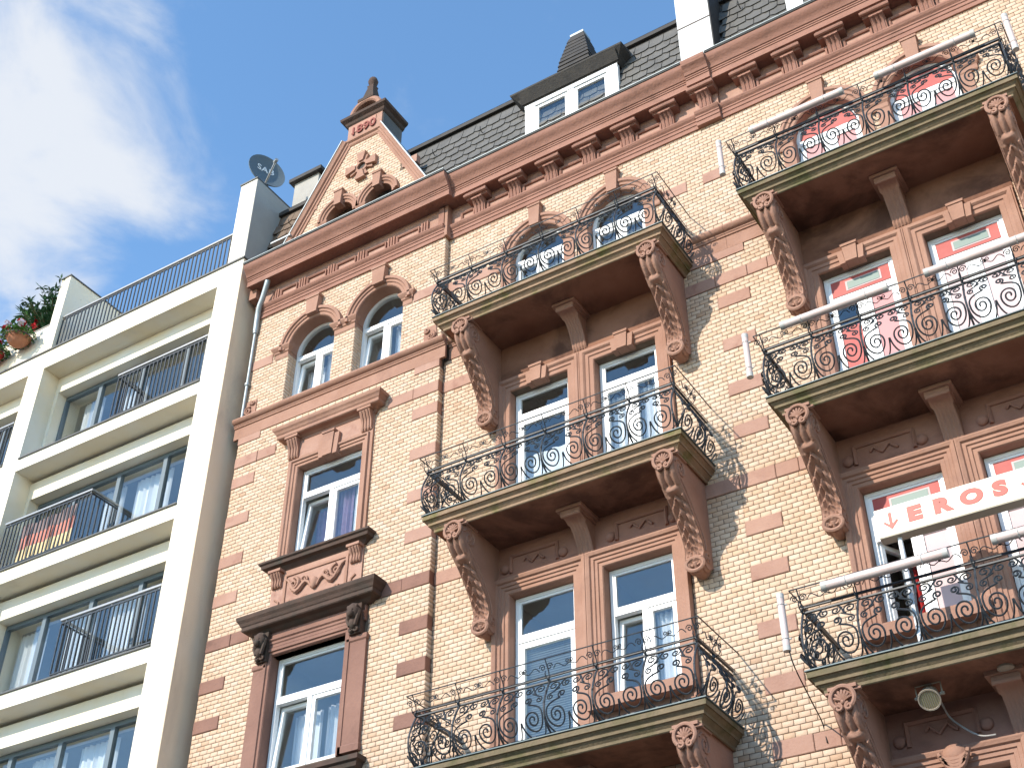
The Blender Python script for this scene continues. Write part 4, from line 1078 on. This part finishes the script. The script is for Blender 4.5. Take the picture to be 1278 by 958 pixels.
def balcony(house, xc, zt, xl, xr, cl, cr, cz=1.0, stone='mossy_stone'):
    """slab (the part) with consoles and wrought iron as its pieces; xl,xr half widths to either side of xc"""
    x0, x1 = xc-xl, xc+xr
    prof = [(-.15, -.245), (-.135, -.235), (-.135, -.20), (-.10, -.165), (-.085, -.15), (-.07, -.15), (-.07, -.115), (-.045, -.09), (-.03, -.075), (-.01, -.075), (-.01, -.02), (-.02, -.0)]
    mb = MB()
    rows = [[(x0-p, .02, zt+z), (x0-p, -DEP-p, zt+z), (x1+p, -DEP-p, zt+z), (x1+p, .02, zt+z)] for p, z in prof]
    mb.loft(rows); n = len(prof); e = 4*(n-1); mb.f.append((e+3, e+2, e+1, e))
    bal = part('balcony', mb, stone, house)
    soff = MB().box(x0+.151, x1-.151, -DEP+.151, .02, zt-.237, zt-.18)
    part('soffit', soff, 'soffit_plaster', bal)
    part('flashing', MB().box(x0-.004, x1+.004, -DEP-.006, .01, zt+.001, zt+.014), 'flashing_lead', bal)
    for c in (cl, cr):
        for nm, me in (('console', CONSOLE), ('volute_head', CHEAD), ('volute_foot', CFOOT)):
            if nm == 'volute_head': inst(nm, me, bal, (xc+c, 0, zt))
            else: inst(nm, me, bal, (xc+c, 0, zt-.22+.22*cz), scale=(1, 1, cz))
    inst('small_console', MIDC, bal, (xc+.01, 0, zt), scale=(1, 1, 1.0))
    # wrought iron: front of twelve units, sides of three
    f0, f1 = x0+.06, x1-.06; zi = zt+.035
    W = (f1-f0)/12; sx = W/U
    for i in range(12):
        x = f0+W*i
        inst('scroll_panel', SCROLL, bal, (x if i % 2 == 0 else x+W, -DEP+.005, zi), scale=(sx if i % 2 == 0 else -sx, 1, 1))
        if i % 2 == 0:
            inst('post', POST, bal, (x, -DEP+.005, zi)); inst('basket_scroll', BASK, bal, (x, -DEP+.005, zi), scale=(sx, 1, 1))
    inst('post', POST, bal, (f1, -DEP+.005, zi))
    L = (DEP-.02)/3; sy = L/U
    for side, xx, rot in ((-1, f0, -pi/2), (1, f1, pi/2)):
        for i in range(3):
            # local x runs along the side: toward the street on the left side, toward the wall on the right
            yy = (-DEP+.005+L*i) if side > 0 else (-DEP+.005+L*(i+1))
            if i % 2: yy += L*(1 if side > 0 else -1)
            inst('scroll_panel', SCROLL, bal, (xx, yy, zi), rot=(0, 0, rot), scale=((-sy if i % 2 else sy), 1, 1))
        for yy in (-DEP+L*1.5,): inst('post', POST, bal, (xx, yy, zi), rot=(0, 0, rot))
        inst('basket_scroll', BASK, bal, (xx, -DEP if side > 0 else -DEP+2*U, zi), rot=(0, 0, rot))
    def loop(off, z, r, nm, n=5, flat_=None):
        q = [(f0-off, 0.0, zi+z), (f0-off, -DEP+.005-off, zi+z), (f1+off, -DEP+.005-off, zi+z), (f1+off, 0.0, zi+z)]
        mb = MB()
        if flat_:
            a, h = flat_
            mb.box(q[1][0]-a, q[2][0]+a, q[1][1]-a, q[1][1]+a, zi+z-h, zi+z+h); mb.box(q[0][0]-a, q[0][0]+a, q[1][1]+a, 0.0, zi+z-h, zi+z+h); mb.box(q[2][0]-a, q[2][0]+a, q[1][1]+a, 0.0, zi+z-h, zi+z+h)
        else:
            for a_, b_ in zip(q[:-1], q[1:]): mb.tube([a_, b_], r, n)
        part(nm, mb, 'iron', bal)
    loop(-.03, .665, 0, 'handrail', flat_=(.017, .009)); loop(-.015, .725, 0, 'handrail', flat_=(.014, .012)); loop(-.065, .012, 0, 'bottom_rail', flat_=(.012, .008)); loop(.085, .925, .0085, 'flower_rail')
    loop(.02, .72, .006, 'basket_rail', 4)
    return bal
BAL = {}
for key, house, xc, xl, xr in (('A', HA, XC, 2.10, 2.0), ('B', HB, XC+PAIR, 1.93, 2.05)):
    for lev, zt in ((1, 15.43), (2, 11.71), (3, 7.99)):
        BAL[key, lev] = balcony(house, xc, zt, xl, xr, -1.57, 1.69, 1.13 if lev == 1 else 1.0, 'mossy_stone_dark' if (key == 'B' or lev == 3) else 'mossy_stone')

# ------------------------------------------------------------------ white apartment block
AB = empty('apartment_block', (-20, -.3, 0), 'cream rendered modern apartment block with grey windows and black steel balcony rails', 'apartment block')
FY, IY, WY = -.50, -.07, .20                       # front grid, inner frame, glazing
XR = -14.80                                        # its right-hand corner, clear of the bay
COLS = [(-15.405, XR), (-20.785, -20.307), (-26.18, -25.68)]  # block's column, sill and depth numbers scaled about the camera from a nearer front
SILL = [16.873-2.715*i for i in range(6)]
BAYS = ((-20.307, -15.405), (-25.68, -20.785))
mb = MB()
for a, b in COLS: mb.box(a, b, FY, WY+.4, 0, 19.237)
part('facade_piers', mb, 'cream_render', AB)
for x0, x1 in BAYS:
    for s in SILL: part('spandrel_beam', MB().box(x0, x1, FY+.002, WY+.4, s-.285, s), 'cream_render', AB)
part('parapet_beam', MB().box(-26.18, XR, FY, WY+.4, 19.238, 19.705), 'cream_render', AB)
part('side_wall', MB().box(XR+.001, XR+.015, FY+.004, 6, 0, 19.705), 'cream_render_bounce', AB)
part('coping', MB().box(-26.3, XR+.03, FY-.03, WY+.4, 19.706, 19.745), 'coping_metal', AB)
part('roof_slab', MB().box(-26.18, XR, WY+.401, 10, 19.1, 19.72), 'cream_render', AB)
part('building_core', MB().box(-26.18, XR, 2.6, 10, 0, 19.09), 'room', AB)
for bi, (x0, x1) in enumerate(BAYS):
    for i, s in enumerate(SILL[:5]):
        top = s+1.95
        mb = MB().box(x0+.001, x1-.001, IY, WY+.35, top, top+.41).box(x0+.001, x0+.10, IY, WY+.35, s+.001, top-.001).box(x1-.10, x1-.001, IY, WY+.35, s+.001, top-.001)
        part('inner_frame', mb, 'cream_render', AB)
        part('sill_plate', MB().box(x0, x1, FY-.03, WY, s+.001, s+.03), 'coping_metal', AB)
        a, b = x0+.10, x1-.10; y = WY
        mul = [a, a+1.07, a+2.29, a+3.52, b]
        mb = MB().box(a, b, y-.04, y+.05, top-.09, top-.001).box(a, b, y-.04, y+.05, s+.031, s+.10).box(a+.001, b-.001, y-.039, y+.05, s+.36, s+.44)
        for m_ in mul: mb.box(max(a, m_-.05), min(b, m_+.05), y-.045, y+.05, s+.10, top-.09)
        w = part('window', mb, 'window_grey', AB)
        room_box(w, a, b, s, top, y+.06, 1.9)
        for p, q in zip(mul[:-1], mul[1:]):
            pane(w, p+.04, q-.04, s+.43, top-.08, y)
            part('lower_panel', MB().box(p+.04, q-.04, y-.01, y+.01, s+.09, s+.37), 'panel_white', w)
BAR = MB().box(-.011, .011, -.011, .011, 0, 1.0).mesh('bar', 'rail_steel')
def steel_rail(x0, x1, z, y, h=1.12, returns=(), depth=.66, step=.107):
    mb = MB().box(x0, x1, y-.012, y+.012, z+.05, z+.075).box(x0, x1, y-.012, y+.012, z+h-.10, z+h-.075)
    for r in returns: mb.box(r-.012, r+.012, y+.012, y+depth, z+.05, z+.075).box(r-.012, r+.012, y+.012, y+depth, z+h-.10, z+h-.075)
    rail = part('railing', mb, 'rail_steel', AB)
    mb = MB().box(x0-.02, x1+.02, y-.025, y+.025, z+h-.04, z+h)
    for r in returns: mb.box(r-.025, r+.025, y+.025, y+depth, z+h-.04, z+h)
    for k in range(int((x1-x0)/1.1)+1): mb.box(x0+.1+k*1.1, x0+.115+k*1.1, y-.007, y+.007, z+h-.075, z+h-.04)
    part('handrail', mb, 'handrail_steel', rail)
    n = int(round((x1-x0)/step))
    for k in range(n+1): inst('bar', BAR, rail, (x0+(x1-x0)*k/n, y, z+.075), scale=(1, 1, h-.175))
    for r in returns:
        for k in range(1, int(depth/step)+1): inst('bar', BAR, rail, (r, y+k*step, z+.075), scale=(1, 1, h-.175))
    return rail
steel_rail(-17.78, -15.43, SILL[0]+.03, FY+.02, returns=(-17.78,))
steel_rail(-20.12, -17.79, SILL[1]+.03, FY+.02, returns=(-17.79,))
steel_rail(-17.78, -15.43, SILL[2]+.03, FY+.02, returns=(-17.78,))
steel_rail(-23.3, -20.83, SILL[0]+.03, FY+.02, returns=())
steel_rail(-23.3, -20.83, SILL[1]+.03, FY+.02, returns=())
steel_rail(-20.24, -15.25, 19.755, FY+.10, h=.97, step=.117)
# fins of the roof terrace
def fin(x0, x1, y1, zt):
    f = part('terrace_fin', MB().box(x0, x1, FY+.003, y1, 19.746, zt), 'cream_render', AB)
    part('fin_coping', MB().box(x0-.02, x1+.02, FY-.02, y1+.02, zt+.001, zt+.035), 'coping_metal', f)
    return f
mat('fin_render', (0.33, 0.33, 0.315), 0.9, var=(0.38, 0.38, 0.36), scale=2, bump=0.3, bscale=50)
f1 = fin(-15.235, XR-.002, 3.0, 21.98)
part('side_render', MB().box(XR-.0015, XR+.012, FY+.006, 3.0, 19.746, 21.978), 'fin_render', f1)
fin(-20.54, -20.26, 2.0, 21.88)
part('terrace_wall', MB().box(-26.18, -20.541, FY+.01, FY+.22, 19.746, 20.55), 'cream_render', AB)
part('terrace_wall_coping', MB().box(-26.18, -20.541, FY-.005, FY+.24, 20.551, 20.575), 'chimney_render', AB)
part('penthouse', MB().box(-26.0, -15.5, 2.6, 8, 19.73, 21.2), 'cream_render', AB)
part('penthouse_roof', MB().box(-26.1, -15.4, 2.3, 8, 21.201, 21.45), 'cream_render', AB)
part('penthouse_window', MB().box(-20.0, -17.7, 2.56, 2.599, 19.8, 21.1), 'slate_dark', AB)
part('terrace_step', MB().box(-20.2, -15.3, FY+.35, FY+.6, 19.747, 20.0), 'chimney_render', AB)

# ------------------------------------------------------------------ things on the apartment block
# satellite dish on the terrace fin
D0 = Vector((-14.93, -.20, 22.47))
dish = empty('satellite_dish', (-15.0, -.02, 22.016), 'dark grey satellite dish with pale lettering on top of the white fin', 'satellite dish')
aim = Vector((.88, -.34, .12)).normalized()
ux = Vector((0, 0, 1)).cross(aim).normalized(); uz = aim.cross(ux)
mb = MB(); rows = []
for r in (0.001, .12, .24, .34, .42): rows.append([D0+ux*(r*cos(a))+uz*(r*1.08*sin(a))+aim*(.55*r*r) for a in [2*pi*j/28 for j in range(28)]])
rows += [[D0+ux*(.43*cos(a))+uz*(.43*1.08*sin(a))+aim*(.55*.42**2+.005) for a in [2*pi*j/28 for j in range(28)]], [D0+ux*(.43*cos(a))+uz*(.43*1.08*sin(a))+aim*(.55*.42**2-.02) for a in [2*pi*j/28 for j in range(28)]], [D0+ux*(.02*cos(a))+uz*(.02*sin(a))-aim*.025 for a in [2*pi*j/28 for j in range(28)]]]
mb.loft(rows, cyc=True); part('reflector', mb, 'dish_paint', dish, 50)
low_pt = D0-uz*.42+aim*.06; tip = D0+aim*.48-uz*.10
mb = MB().tube([low_pt, tip], .022, 6); part('feed_arm', mb, 'handrail_steel', dish)
mb = MB().tube([tip-aim*.03, tip+uz*.04-aim*.05], .035, 8); mb.tube([tip+aim*.05, tip-aim*.05], .04, 8); part('feed_head', mb, 'dish_back', dish)
mb = MB().tube([D0-aim*.03, D0-aim*.12, Vector((-15.0, -.02, 22.4))], .025, 6); mb.tube([(-15.0, -.02, 22.016), (-15.0, -.02, 22.5)], .03, 8); part('mast', mb, 'dish_back', dish)
me = text_mesh('SAB', .21, 'letter_white', .004, 1.15, .002)
for v in me.vertices:
    q = -ux*0+ (ux*(v.co.x))+uz*(v.co.y+.10)
    rr = (v.co.x**2+(v.co.y+.1)**2)
    v.co = q+aim*(.55*rr+.004+v.co.z)
inst('lettering', me, dish, D0)

# flag tied behind the railing bars
mbs = [MB(), MB(), MB()]
fl = empty('flag', (-18.9, FY+.05, SILL[1]+.1), 'black red and gold flag tied behind the balcony railing bars', 'flag')
def flagpt(u, v):
    return (-19.66+1.50*u+.03*sin(v*4), FY+.07+.018*sin(u*17+v*3)+.012*sin(u*31), SILL[1]+.16+(.80+.05*u)*v-.03*sin(u*pi)*(v))
for k in range(3):
    rows = []
    for off in (0, .004):
        pass
    n = 30
    front = [[flagpt(i/n, (k+j/4)/3) for i in range(n+1)] for j in range(5)]
    mbs[k].loft(front)
    mbs[k].loft([[(p[0], p[1]+.003, p[2]) for p in r] for r in front][::-1])
for k, (nm, m) in enumerate((('gold_stripe', 'flag_gold'), ('red_stripe', 'flag_red'), ('black_stripe', 'flag_black'))): inst(nm, mbs[k].mesh(nm, m, fix=False), fl)

# planters and plants along the terrace wall
def leaf(mb, p, d, L, w, fold=.15):
    d = Vector(d).normalized(); s = d.cross(Vector((0, 0, 1)))
    if s.length < .1: s = Vector((1, 0, 0))
    s.normalize(); n = s.cross(d)
    a = Vector(p); m1 = a+d*L*.45; e = a+d*L-Vector((0, 0, L*.15))
    mb.add([a, m1+s*w/2+n*fold*w, e, m1-s*w/2+n*fold*w, m1], [(0, 1, 4), (1, 2, 4), (4, 2, 3), (0, 4, 3)])
def rdir(r, zlo=-.2): 
    a = r.uniform(0, 2*pi); z = r.uniform(zlo, 1); k = math.sqrt(1-z*z); return Vector((k*cos(a), k*sin(a), z))
def bowl(root, c, r, h, m):
    mb = MB().lathe([(r*.55, 0), (r*.8, h*.35), (r*.98, h*.8), (r*1.06, h*.82), (r*1.06, h), (r*.95, h), (r*.9, h*.85)], c, 'z', 18); mb.lathe([(r*.9, h*.84), (.01, h*.86)], c, 'z', 18)
    part('pot', mb, m, root, 40)
def geranium(x, y, z, potm, petals, label, seed, r=.27):
    rr = random.Random(seed)
    root = empty('potted_geranium', (x, y, z), label, 'potted plant', 'geranium pots on the terrace wall')
    bowl(root, (x, y, z+.09), r*.80, .20, potm)
    mb = MB().tube([(x+r*1.03*cos(2*pi*i/20), y+r*1.03*sin(2*pi*i/20), z+.22) for i in range(20)], .012, 5, closed=True); mb.tube([(x, y+r, z+.22), (x, y+r+.06, z+.23), (x, y+r+.06, z+.58)], .012, 5); part('hanger', mb, 'iron', root)
    mb = MB()
    for i in range(420):
        d = rdir(rr); p = Vector((x, y, z+.27))+Vector((d.x*r*1.35*rr.random()**.4, d.y*r*1.25*rr.random()**.4, d.z*.22-.05)); leaf(mb, p, rdir(rr, .0), rr.uniform(.05, .09), rr.uniform(.05, .08))
    part('foliage', mb, 'leaf_green', root)
    for pm in petals:
        mb = MB()
        for c_ in range(14):
            cc = Vector((x+rr.uniform(-1, 1)*r, y+rr.uniform(-1, .3)*r, z+.42+rr.uniform(-.02, .16)))
            for i in range(16): leaf(mb, cc+rdir(rr, -1)*.03, rdir(rr, -.6), .065, .06)
        part('blossom', mb, pm, root)
    return root
geranium(-21.14, FY-.27, 19.98, 'terracotta', ('petal_red', 'petal_white'), 'red and white geranium in a terracotta bowl hung on the white terrace wall', 4, .33)
geranium(-21.95, FY-.27, 19.90, 'red_pot', ('petal_red', 'petal_white'), 'geranium with pale blooms in a dark red pot at the left edge', 5, .31)
geranium(-22.75, FY-.27, 19.90, 'terracotta', ('petal_red',), 'geranium in a terracotta bowl beyond the dark red pot', 6, .31)
def leafy(x, y, z, h, label, seed, broad, m, n, spread):
    rr = random.Random(seed)
    root = empty('terrace_plant', (x, y, z), label, 'plant')
    part('pot', MB().lathe([(.14, 0), (.18, .3), (.19, .3), (.17, .3)], (x, y, z), 'z', 14), 'terracotta', root)
    st = MB(); fo = MB()
    for i in range(n):
        a = rr.uniform(0, 2*pi); lean = rr.uniform(.05, spread); H = h*rr.uniform(.55, 1)
        pts = [Vector((x, y, z+.28))+Vector((cos(a)*lean*t*t, sin(a)*lean*t*t, H*t*(1-.12*t))) for t in [q/7 for q in range(8)]]
        st.tube(pts, .010, 4, taper=lambda t: 1-.6*t)
        for q in range(2, 8):
            for s in range(5 if not broad else 3):
                d = rdir(rr, -.1)
                leaf(fo, pts[q]+rdir(rr, -1)*.02, d, rr.uniform(.15, .26) if not broad else rr.uniform(.26, .42), .05 if not broad else rr.uniform(.09, .14))
    part('stem', st, 'stem', root); part('foliage', fo, m, root)
    return root
leafy(-21.02, FY+.45, 19.75, 2.1, 'tall dark oleander-like shrub in front of the white fin on the roof terrace', 8, False, 'leaf_dark', 90, .8)
p = leafy(-21.75, FY+.45, 19.75, 1.75, 'bright green broad-leaved plant behind the geraniums on the roof terrace', 9, True, 'leaf_green', 26, .65)
mb = MB(); rr = random.Random(3)
for c_ in ((-21.45, FY+.25, 21.25), (-21.38, FY+.3, 21.0)):
    for i in range(26): leaf(mb, Vector(c_)+rdir(rr, -1)*.06, rdir(rr, -.8), .08, .07)
part('blossom', mb, 'petal_red', p)

# curtains and blinds behind the panes
def curtain(x0, x1, z0, z1, y, m, label, waves=9, amp=.03, name='curtain'):
    mb = MB(); n = waves*6
    rows = [[(x0+(x1-x0)*i/n, y+amp*sin(2*pi*waves*i/n)+(.01*sin(i*1.7)), z) for i in range(n+1)] for z in (z0, (z0+z1)/2, z1)]
    mb.loft(rows); mb.loft([[(a, b+.004, c) for a, b, c in r] for r in rows][::-1])
    o = inst(name, mb.mesh(name, m, 60, fix=False)); tag(o, label, 'curtain'); return o
curtain(-12.30, -11.98, 12.5, 13.7, YB+.30, 'purple_cloth', 'mauve curtain behind the right casement of the bay window under the straight pediment', 4)
curtain(-11.96, -11.7, 12.5, 13.7, YB+.31, 'white_cloth', 'narrow white net curtain beside the mauve one in the bay window', 4)
curtain(-12.95, -12.45, 12.5, 13.65, YB+.55, 'purple_cloth', 'mauve curtain behind the open left casement of the bay window', 6)
curtain(-11.45, -11.04, 15.95, 17.0, YB+.42, 'white_cloth', 'white net curtain in the right arched bay window', 5)
curtain(-13.0, -12.56, 15.95, 17.0, YB+.42, 'white_cloth', 'white net curtain in the left arched bay window', 5)
curtain(-12.28, -11.68, 8.95, 10.0, YB+.5, 'white_cloth', 'white net curtain in the window with the lion brackets', 6)
curtain(-6.74, -6.34, 8.85, 9.95, .30, 'white_cloth', 'white gathered curtain in the right window above the lowest centre balcony', 5)
curtain(-6.75, -6.33, 11.8, 13.7, .30, 'white_cloth', 'white curtain in the right balcony door of the middle floor', 5)
vb = empty('venetian_blind', (-8.32, .24, 8.1), 'pale venetian blind in the left balcony door above the lowest centre balcony', 'blind')
SL = MB().hexa([(-.40, 0, 0), (.40, 0, 0), (.40, .03, .012), (-.40, .03, .012), (-.40, 0, .003), (.40, 0, .003), (.40, .03, .015), (-.40, .03, .015)]).mesh('slat', 'blind')
for i in range(52): inst('slat', SL, vb, (-8.32, .24, 8.2+.034*i))
part('head_rail', MB().box(-8.73, -7.91, .23, .28, 9.97, 10.0), 'white_frame', vb)
curtain(-8.75, -7.9, 11.8, 13.2, .32, 'white_cloth', 'white panel curtain in the left balcony door of the middle floor', 3, .015)
for i, (x0, x1, row, lab) in enumerate(((-19.95, -19.35, 0, 'white curtain at the left end of the top-floor window of the cream block'), (-18.8, -18.05, 0, 'white curtain in the middle of the top-floor window of the cream block'), (-18.6, -18.05, 1, 'white curtain behind the flag balcony of the cream block'), (-17.75, -16.8, 1, 'pale curtain right of the flag balcony of the cream block'),
        (-20.15, -19.4, 2, 'beige curtain at the left of the third row of windows of the cream block'), (-18.85, -18.1, 2, 'white curtain left of the lower balcony rail of the cream block'), (-17.75, -16.85, 2, 'white curtain behind the lower balcony rail of the cream block'), (-18.95, -18.1, 3, 'white curtain in the lowest visible window row of the cream block'), (-17.75, -16.85, 3, 'white curtain further right in the lowest visible window row of the cream block'))):
    curtain(x0, x1, SILL[row]+.1, SILL[row]+1.85, WY+.30, 'white_cloth', lab, 7)

for (x0, x1, z0, z1, lab) in ((-8.78, -8.36, 15.56, 17.0, 'pale curtain, left leaf of the left arched door, top centre balcony'), (-8.29, -7.87, 15.56, 17.0, 'pale curtain, right leaf of the left arched door, top centre balcony'),
        (-7.28, -6.86, 15.56, 17.0, 'pale curtain, left leaf of the right arched door, top centre balcony'), (-6.79, -6.37, 15.56, 17.0, 'pale curtain, right leaf of the right arched door, top centre balcony'),
        (-7.28, -6.88, 11.82, 13.7, 'white curtain in the left leaf of the right door of the middle centre balcony'), (-12.95, -12.42, 8.95, 10.0, 'white net curtain in the left casement of the window with the lion brackets'),
        (-13.55, -13.12, 15.95, 16.9, 'grey net curtain behind the open casement of the left arched bay window')):
    curtain(x0, x1, z0, z1, (YB if x0 < -10.2 else 0)+(.55 if 'casement' in lab else .32), 'white_cloth', lab, 5, .02)

# coloured films in the right house's windows (parts of those windows)
def film(win, x0, x1, z0, z1, y, m, name='window_film'): return part(name, MB().box(x0, x1, y, y+.004, z0, z1), m, win)
for k, (a, b) in enumerate(OPW):
    a += PAIR; b += PAIR
    for lev, zl, zh in ((2, 13.92, 14.19), (3, 10.13, 10.6)):
        w = WIN['B', lev, k]
        film(w, a+.09, b-.09, zl, zh, .158, 'red_film')
        film(w, a+.30, b-.22, zl+.05, zh-.05, .153, 'pale_film', 'film_border'); film(w, a+.325, b-.245, zl+.07, zh-.07, .148, 'sage_film', 'film_field')
    xm = (a+b)/2
    film(WIN['B', 2, k], xm+.11, b-.13, 11.85, 13.70, .158, 'pink_film' if k == 0 else 'pale_film'); 
    if k == 1: film(WIN['B', 2, k], a+.13, xm-.11, 11.85, 13.7, .158, 'pale_film')
    else: film(WIN['B', 2, k], a+.13, xm-.11, 11.85, 13.35, .158, 'red_film')
    film(WIN['B', 3, k], xm+.11, b-.13, 8.85 if k == 0 else 8.15, 9.93, .158, 'pale_film')
    if k == 1: film(WIN['B', 3, k], a+.13, xm-.11, 8.15, 9.93, .158, 'pale_film')
    w = WIN['B', 1, k]
    film(w, a+.12, xm-.11, 15.6, 16.95, .158, 'pink_film'); film(w, xm+.11, b-.12, 15.6, 16.95, .158, 'pink_film')
    mb = MB().prism([((a+b)/2+.44*cos(pi*i/14), ZSPR+.01+.44*sin(pi*i/14)) for i in range(15)], 'y', .158, .162); part('window_film', mb, 'red_film', w)
curtain(-3.45, -3.2, 8.85, 9.9, .62, 'red_cloth', 'bright red curtain in the open window under the sign', 4)
curtain(-3.18, -2.98, 8.85, 9.9, .70, 'red_cloth', 'second strip of red curtain in the open window under the sign', 3)

# tube lamps along the right balconies
def tube_lamp(p, q, label, r=.054):
    p, q = Vector(p), Vector(q); d = (q-p).normalized(); c = (p+q)/2
    root = empty('tube_lamp', tuple(p), label, 'lamp', 'tube lamps on the balcony rails')
    part('diffuser', MB().tube([p+d*.06, q-d*.06], r, 14), 'tube_acrylic', root, 40)
    mb = MB().tube([p, p+d*.0595], r*1.06, 14); part('end_cap', mb, 'tube_cap', root, 40)
    mb = MB().tube([q-d*.0595, q], r*1.06, 14); part('end_cap', mb, 'tube_cap', root, 40)
    for t in (.2, .8):
        c_ = p.lerp(q, t); mb = MB()
        back = Vector((0, .07, 0)) if abs(d.x) > .5 else Vector((.07, .0, 0) if p.x < -2 else (-.07, 0, 0))
        mb.tube([c_, c_+back], .012, 5); mb.tube([c_+(Vector((0, cos(a), sin(a))) if abs(d.x) > .5 else Vector((cos(a), sin(a), 0)))*r*1.05 for a in [2*pi*i/10 for i in range(10)]], .006, 4, closed=True)
        part('clip', mb, 'tube_cap', root)
YT = -DEP-.13
names = {1: 'top', 2: 'middle', 3: 'lowest'}
for lev, z in ((1, 16.33), (2, 12.63), (3, 8.86)):
    tube_lamp((-4.02, YT, z), (-2.60, YT, z), 'pale tube lamp lying on the left half of the %s right-hand balcony rail' % names[lev])
    tube_lamp((-2.14, YT, z), (-.74, YT, z), 'pale tube lamp lying on the right half of the %s right-hand balcony rail' % names[lev])
    zb = {1: 15.72, 2: 12.02, 3: 8.22}[lev]
    tube_lamp((-4.52, YT+.02, zb), (-4.52, YT+.02, zb+.70), 'upright pale tube lamp at the left corner of the %s right-hand balcony' % names[lev], .042)
tube_lamp((-.33, YT+.02, 15.72), (-.33, YT+.02, 16.44), 'upright pale tube lamp at the right corner of the top right-hand balcony', .042)

# advertising box
SY = -.9
sg = empty('sign_box', (-2.5, SY, 9.42), 'white box sign with red lettering and arrows above the lowest right balcony', 'sign')
part('box', MB().box(-3.37, -1.40, SY, SY+.16, 9.42, 9.775), 'sign_white', sg)
part('base_tray', MB().box(-3.36, -1.41, SY+.004, SY+.158, 9.405, 9.4195), 'sign_edge', sg)
for ch, x, sx in (('E', -2.925, 1.35), ('R', -2.615, 1.3), ('O', -2.28, 1.3), ('S', -1.97, 1.35)):
    me = text_mesh(ch, .235, 'letter_red', .003, sx*.97, .017)
    for v in me.vertices: v.co = Vector((v.co.x, -v.co.z, v.co.y))
    inst('letter', me, sg, (x, SY-.0032, 9.60))
for x in (-3.20, -1.66):
    mb = MB().box(x-.018, x+.018, SY-.006, SY-.0005, 9.50, 9.70)
    mb.prism([(x, 9.49), (x+.085, 9.58), (x+.07, 9.60), (x, 9.535), (x-.07, 9.60), (x-.085, 9.58)], 'y', SY-.0065, SY-.0004)
    part('arrow', mb, 'letter_red', sg)
mb = MB()
po = part('sign_post', MB().tube([(-3.16, SY+.09, 8.005), (-3.16, SY+.09, 9.404)], .028, 8), 'panel_white', sg)
part('sign_post', MB().tube([(-1.6, SY+.09, 8.005), (-1.6, SY+.09, 9.404)], .028, 8), 'panel_white', sg)

# floodlight, junction disc and cables under the lowest right balcony
fl_ = empty('floodlight', (-3.24, -.60, 7.75), 'round can floodlight with a slotted yellow lens under the lowest right balcony', 'floodlight')
ax = Vector((.05, -.62, -.62)).normalized(); fu = ax.cross(Vector((1, 0, 0))).normalized(); fv = ax.cross(fu); F0 = Vector((-3.24, -.57, 7.62))
def ring_at(c, r, n=20): return [c+fu*(r*cos(2*pi*j/n))+fv*(r*sin(2*pi*j/n)) for j in range(n)]
mb = MB().loft([ring_at(F0-ax*.10, .05), ring_at(F0-ax*.09, .085), ring_at(F0+ax*.08, .11), ring_at(F0+ax*.085, .12), ring_at(F0+ax*.11, .12), ring_at(F0+ax*.11, .105), ring_at(F0+ax*.095, .103)], cyc=True); part('housing', mb, 'lamp_body', fl_, 40)
mb = MB().loft([ring_at(F0+ax*.092, .105), ring_at(F0+ax*.093, .001)], cyc=True); part('lens', mb, 'lamp_glass', fl_)
mb = MB()
for i in range(-4, 5):
    h = math.sqrt(max(0, .1**2-(i*.022)**2)); c_ = F0+ax*.099+fv*(i*.022); mb.tube([c_-fu*h, c_+fu*h], .005, 4)
part('louvre', mb, 'lamp_body', fl_)
mb = MB().tube([F0+Vector((-.135, 0, 0)), Vector((-3.375, -.57, 7.752)), Vector((-3.105, -.57, 7.752)), F0+Vector((.135, 0, 0))], .012, 6)
for s in (-1, 1): mb.tube([F0+Vector((s*.11, 0, 0)), F0+Vector((s*.16, 0, 0))], .018, 8)
part('yoke', mb, 'lamp_body', fl_)
o = part('junction_disc', MB().lathe([(.09, 0), (.09, -.02), (.07, -.035), (.02, -.04)], (-2.42, -.55, 7.752), 'z', 18), 'lamp_body', None, 40); tag(o, 'small round grey disc on the underside of the lowest right balcony', 'disc')
o = part('power_cable', MB().tube(catmull([(-3.2, -.45, 7.72), (-3.21, -.2, 7.64), (-3.19, -.08, 7.55), (-3.05, -.12, 7.38), (-2.9, -.14, 7.26), (-2.75, -.14, 7.24)], 6), .011, 6), 'cable_grey', None, 60); tag(o, 'pale cable hanging from the floodlight across the dark lintel', 'cable')
o = part('lamp_cable', MB().tube(catmull([(-4.50, -DEP-.10, 8.22), (-4.49, -DEP-.02, 8.05), (-4.55, -.5, 7.9), (-4.62, -.03, 7.84), (-4.60, -.02, 7.6)], 6), .008, 5), 'cable_dark', None, 60); tag(o, 'thin dark cable hanging from the upright lamp of the lowest right balcony', 'cable')
print('objects', len(bpy.data.objects))
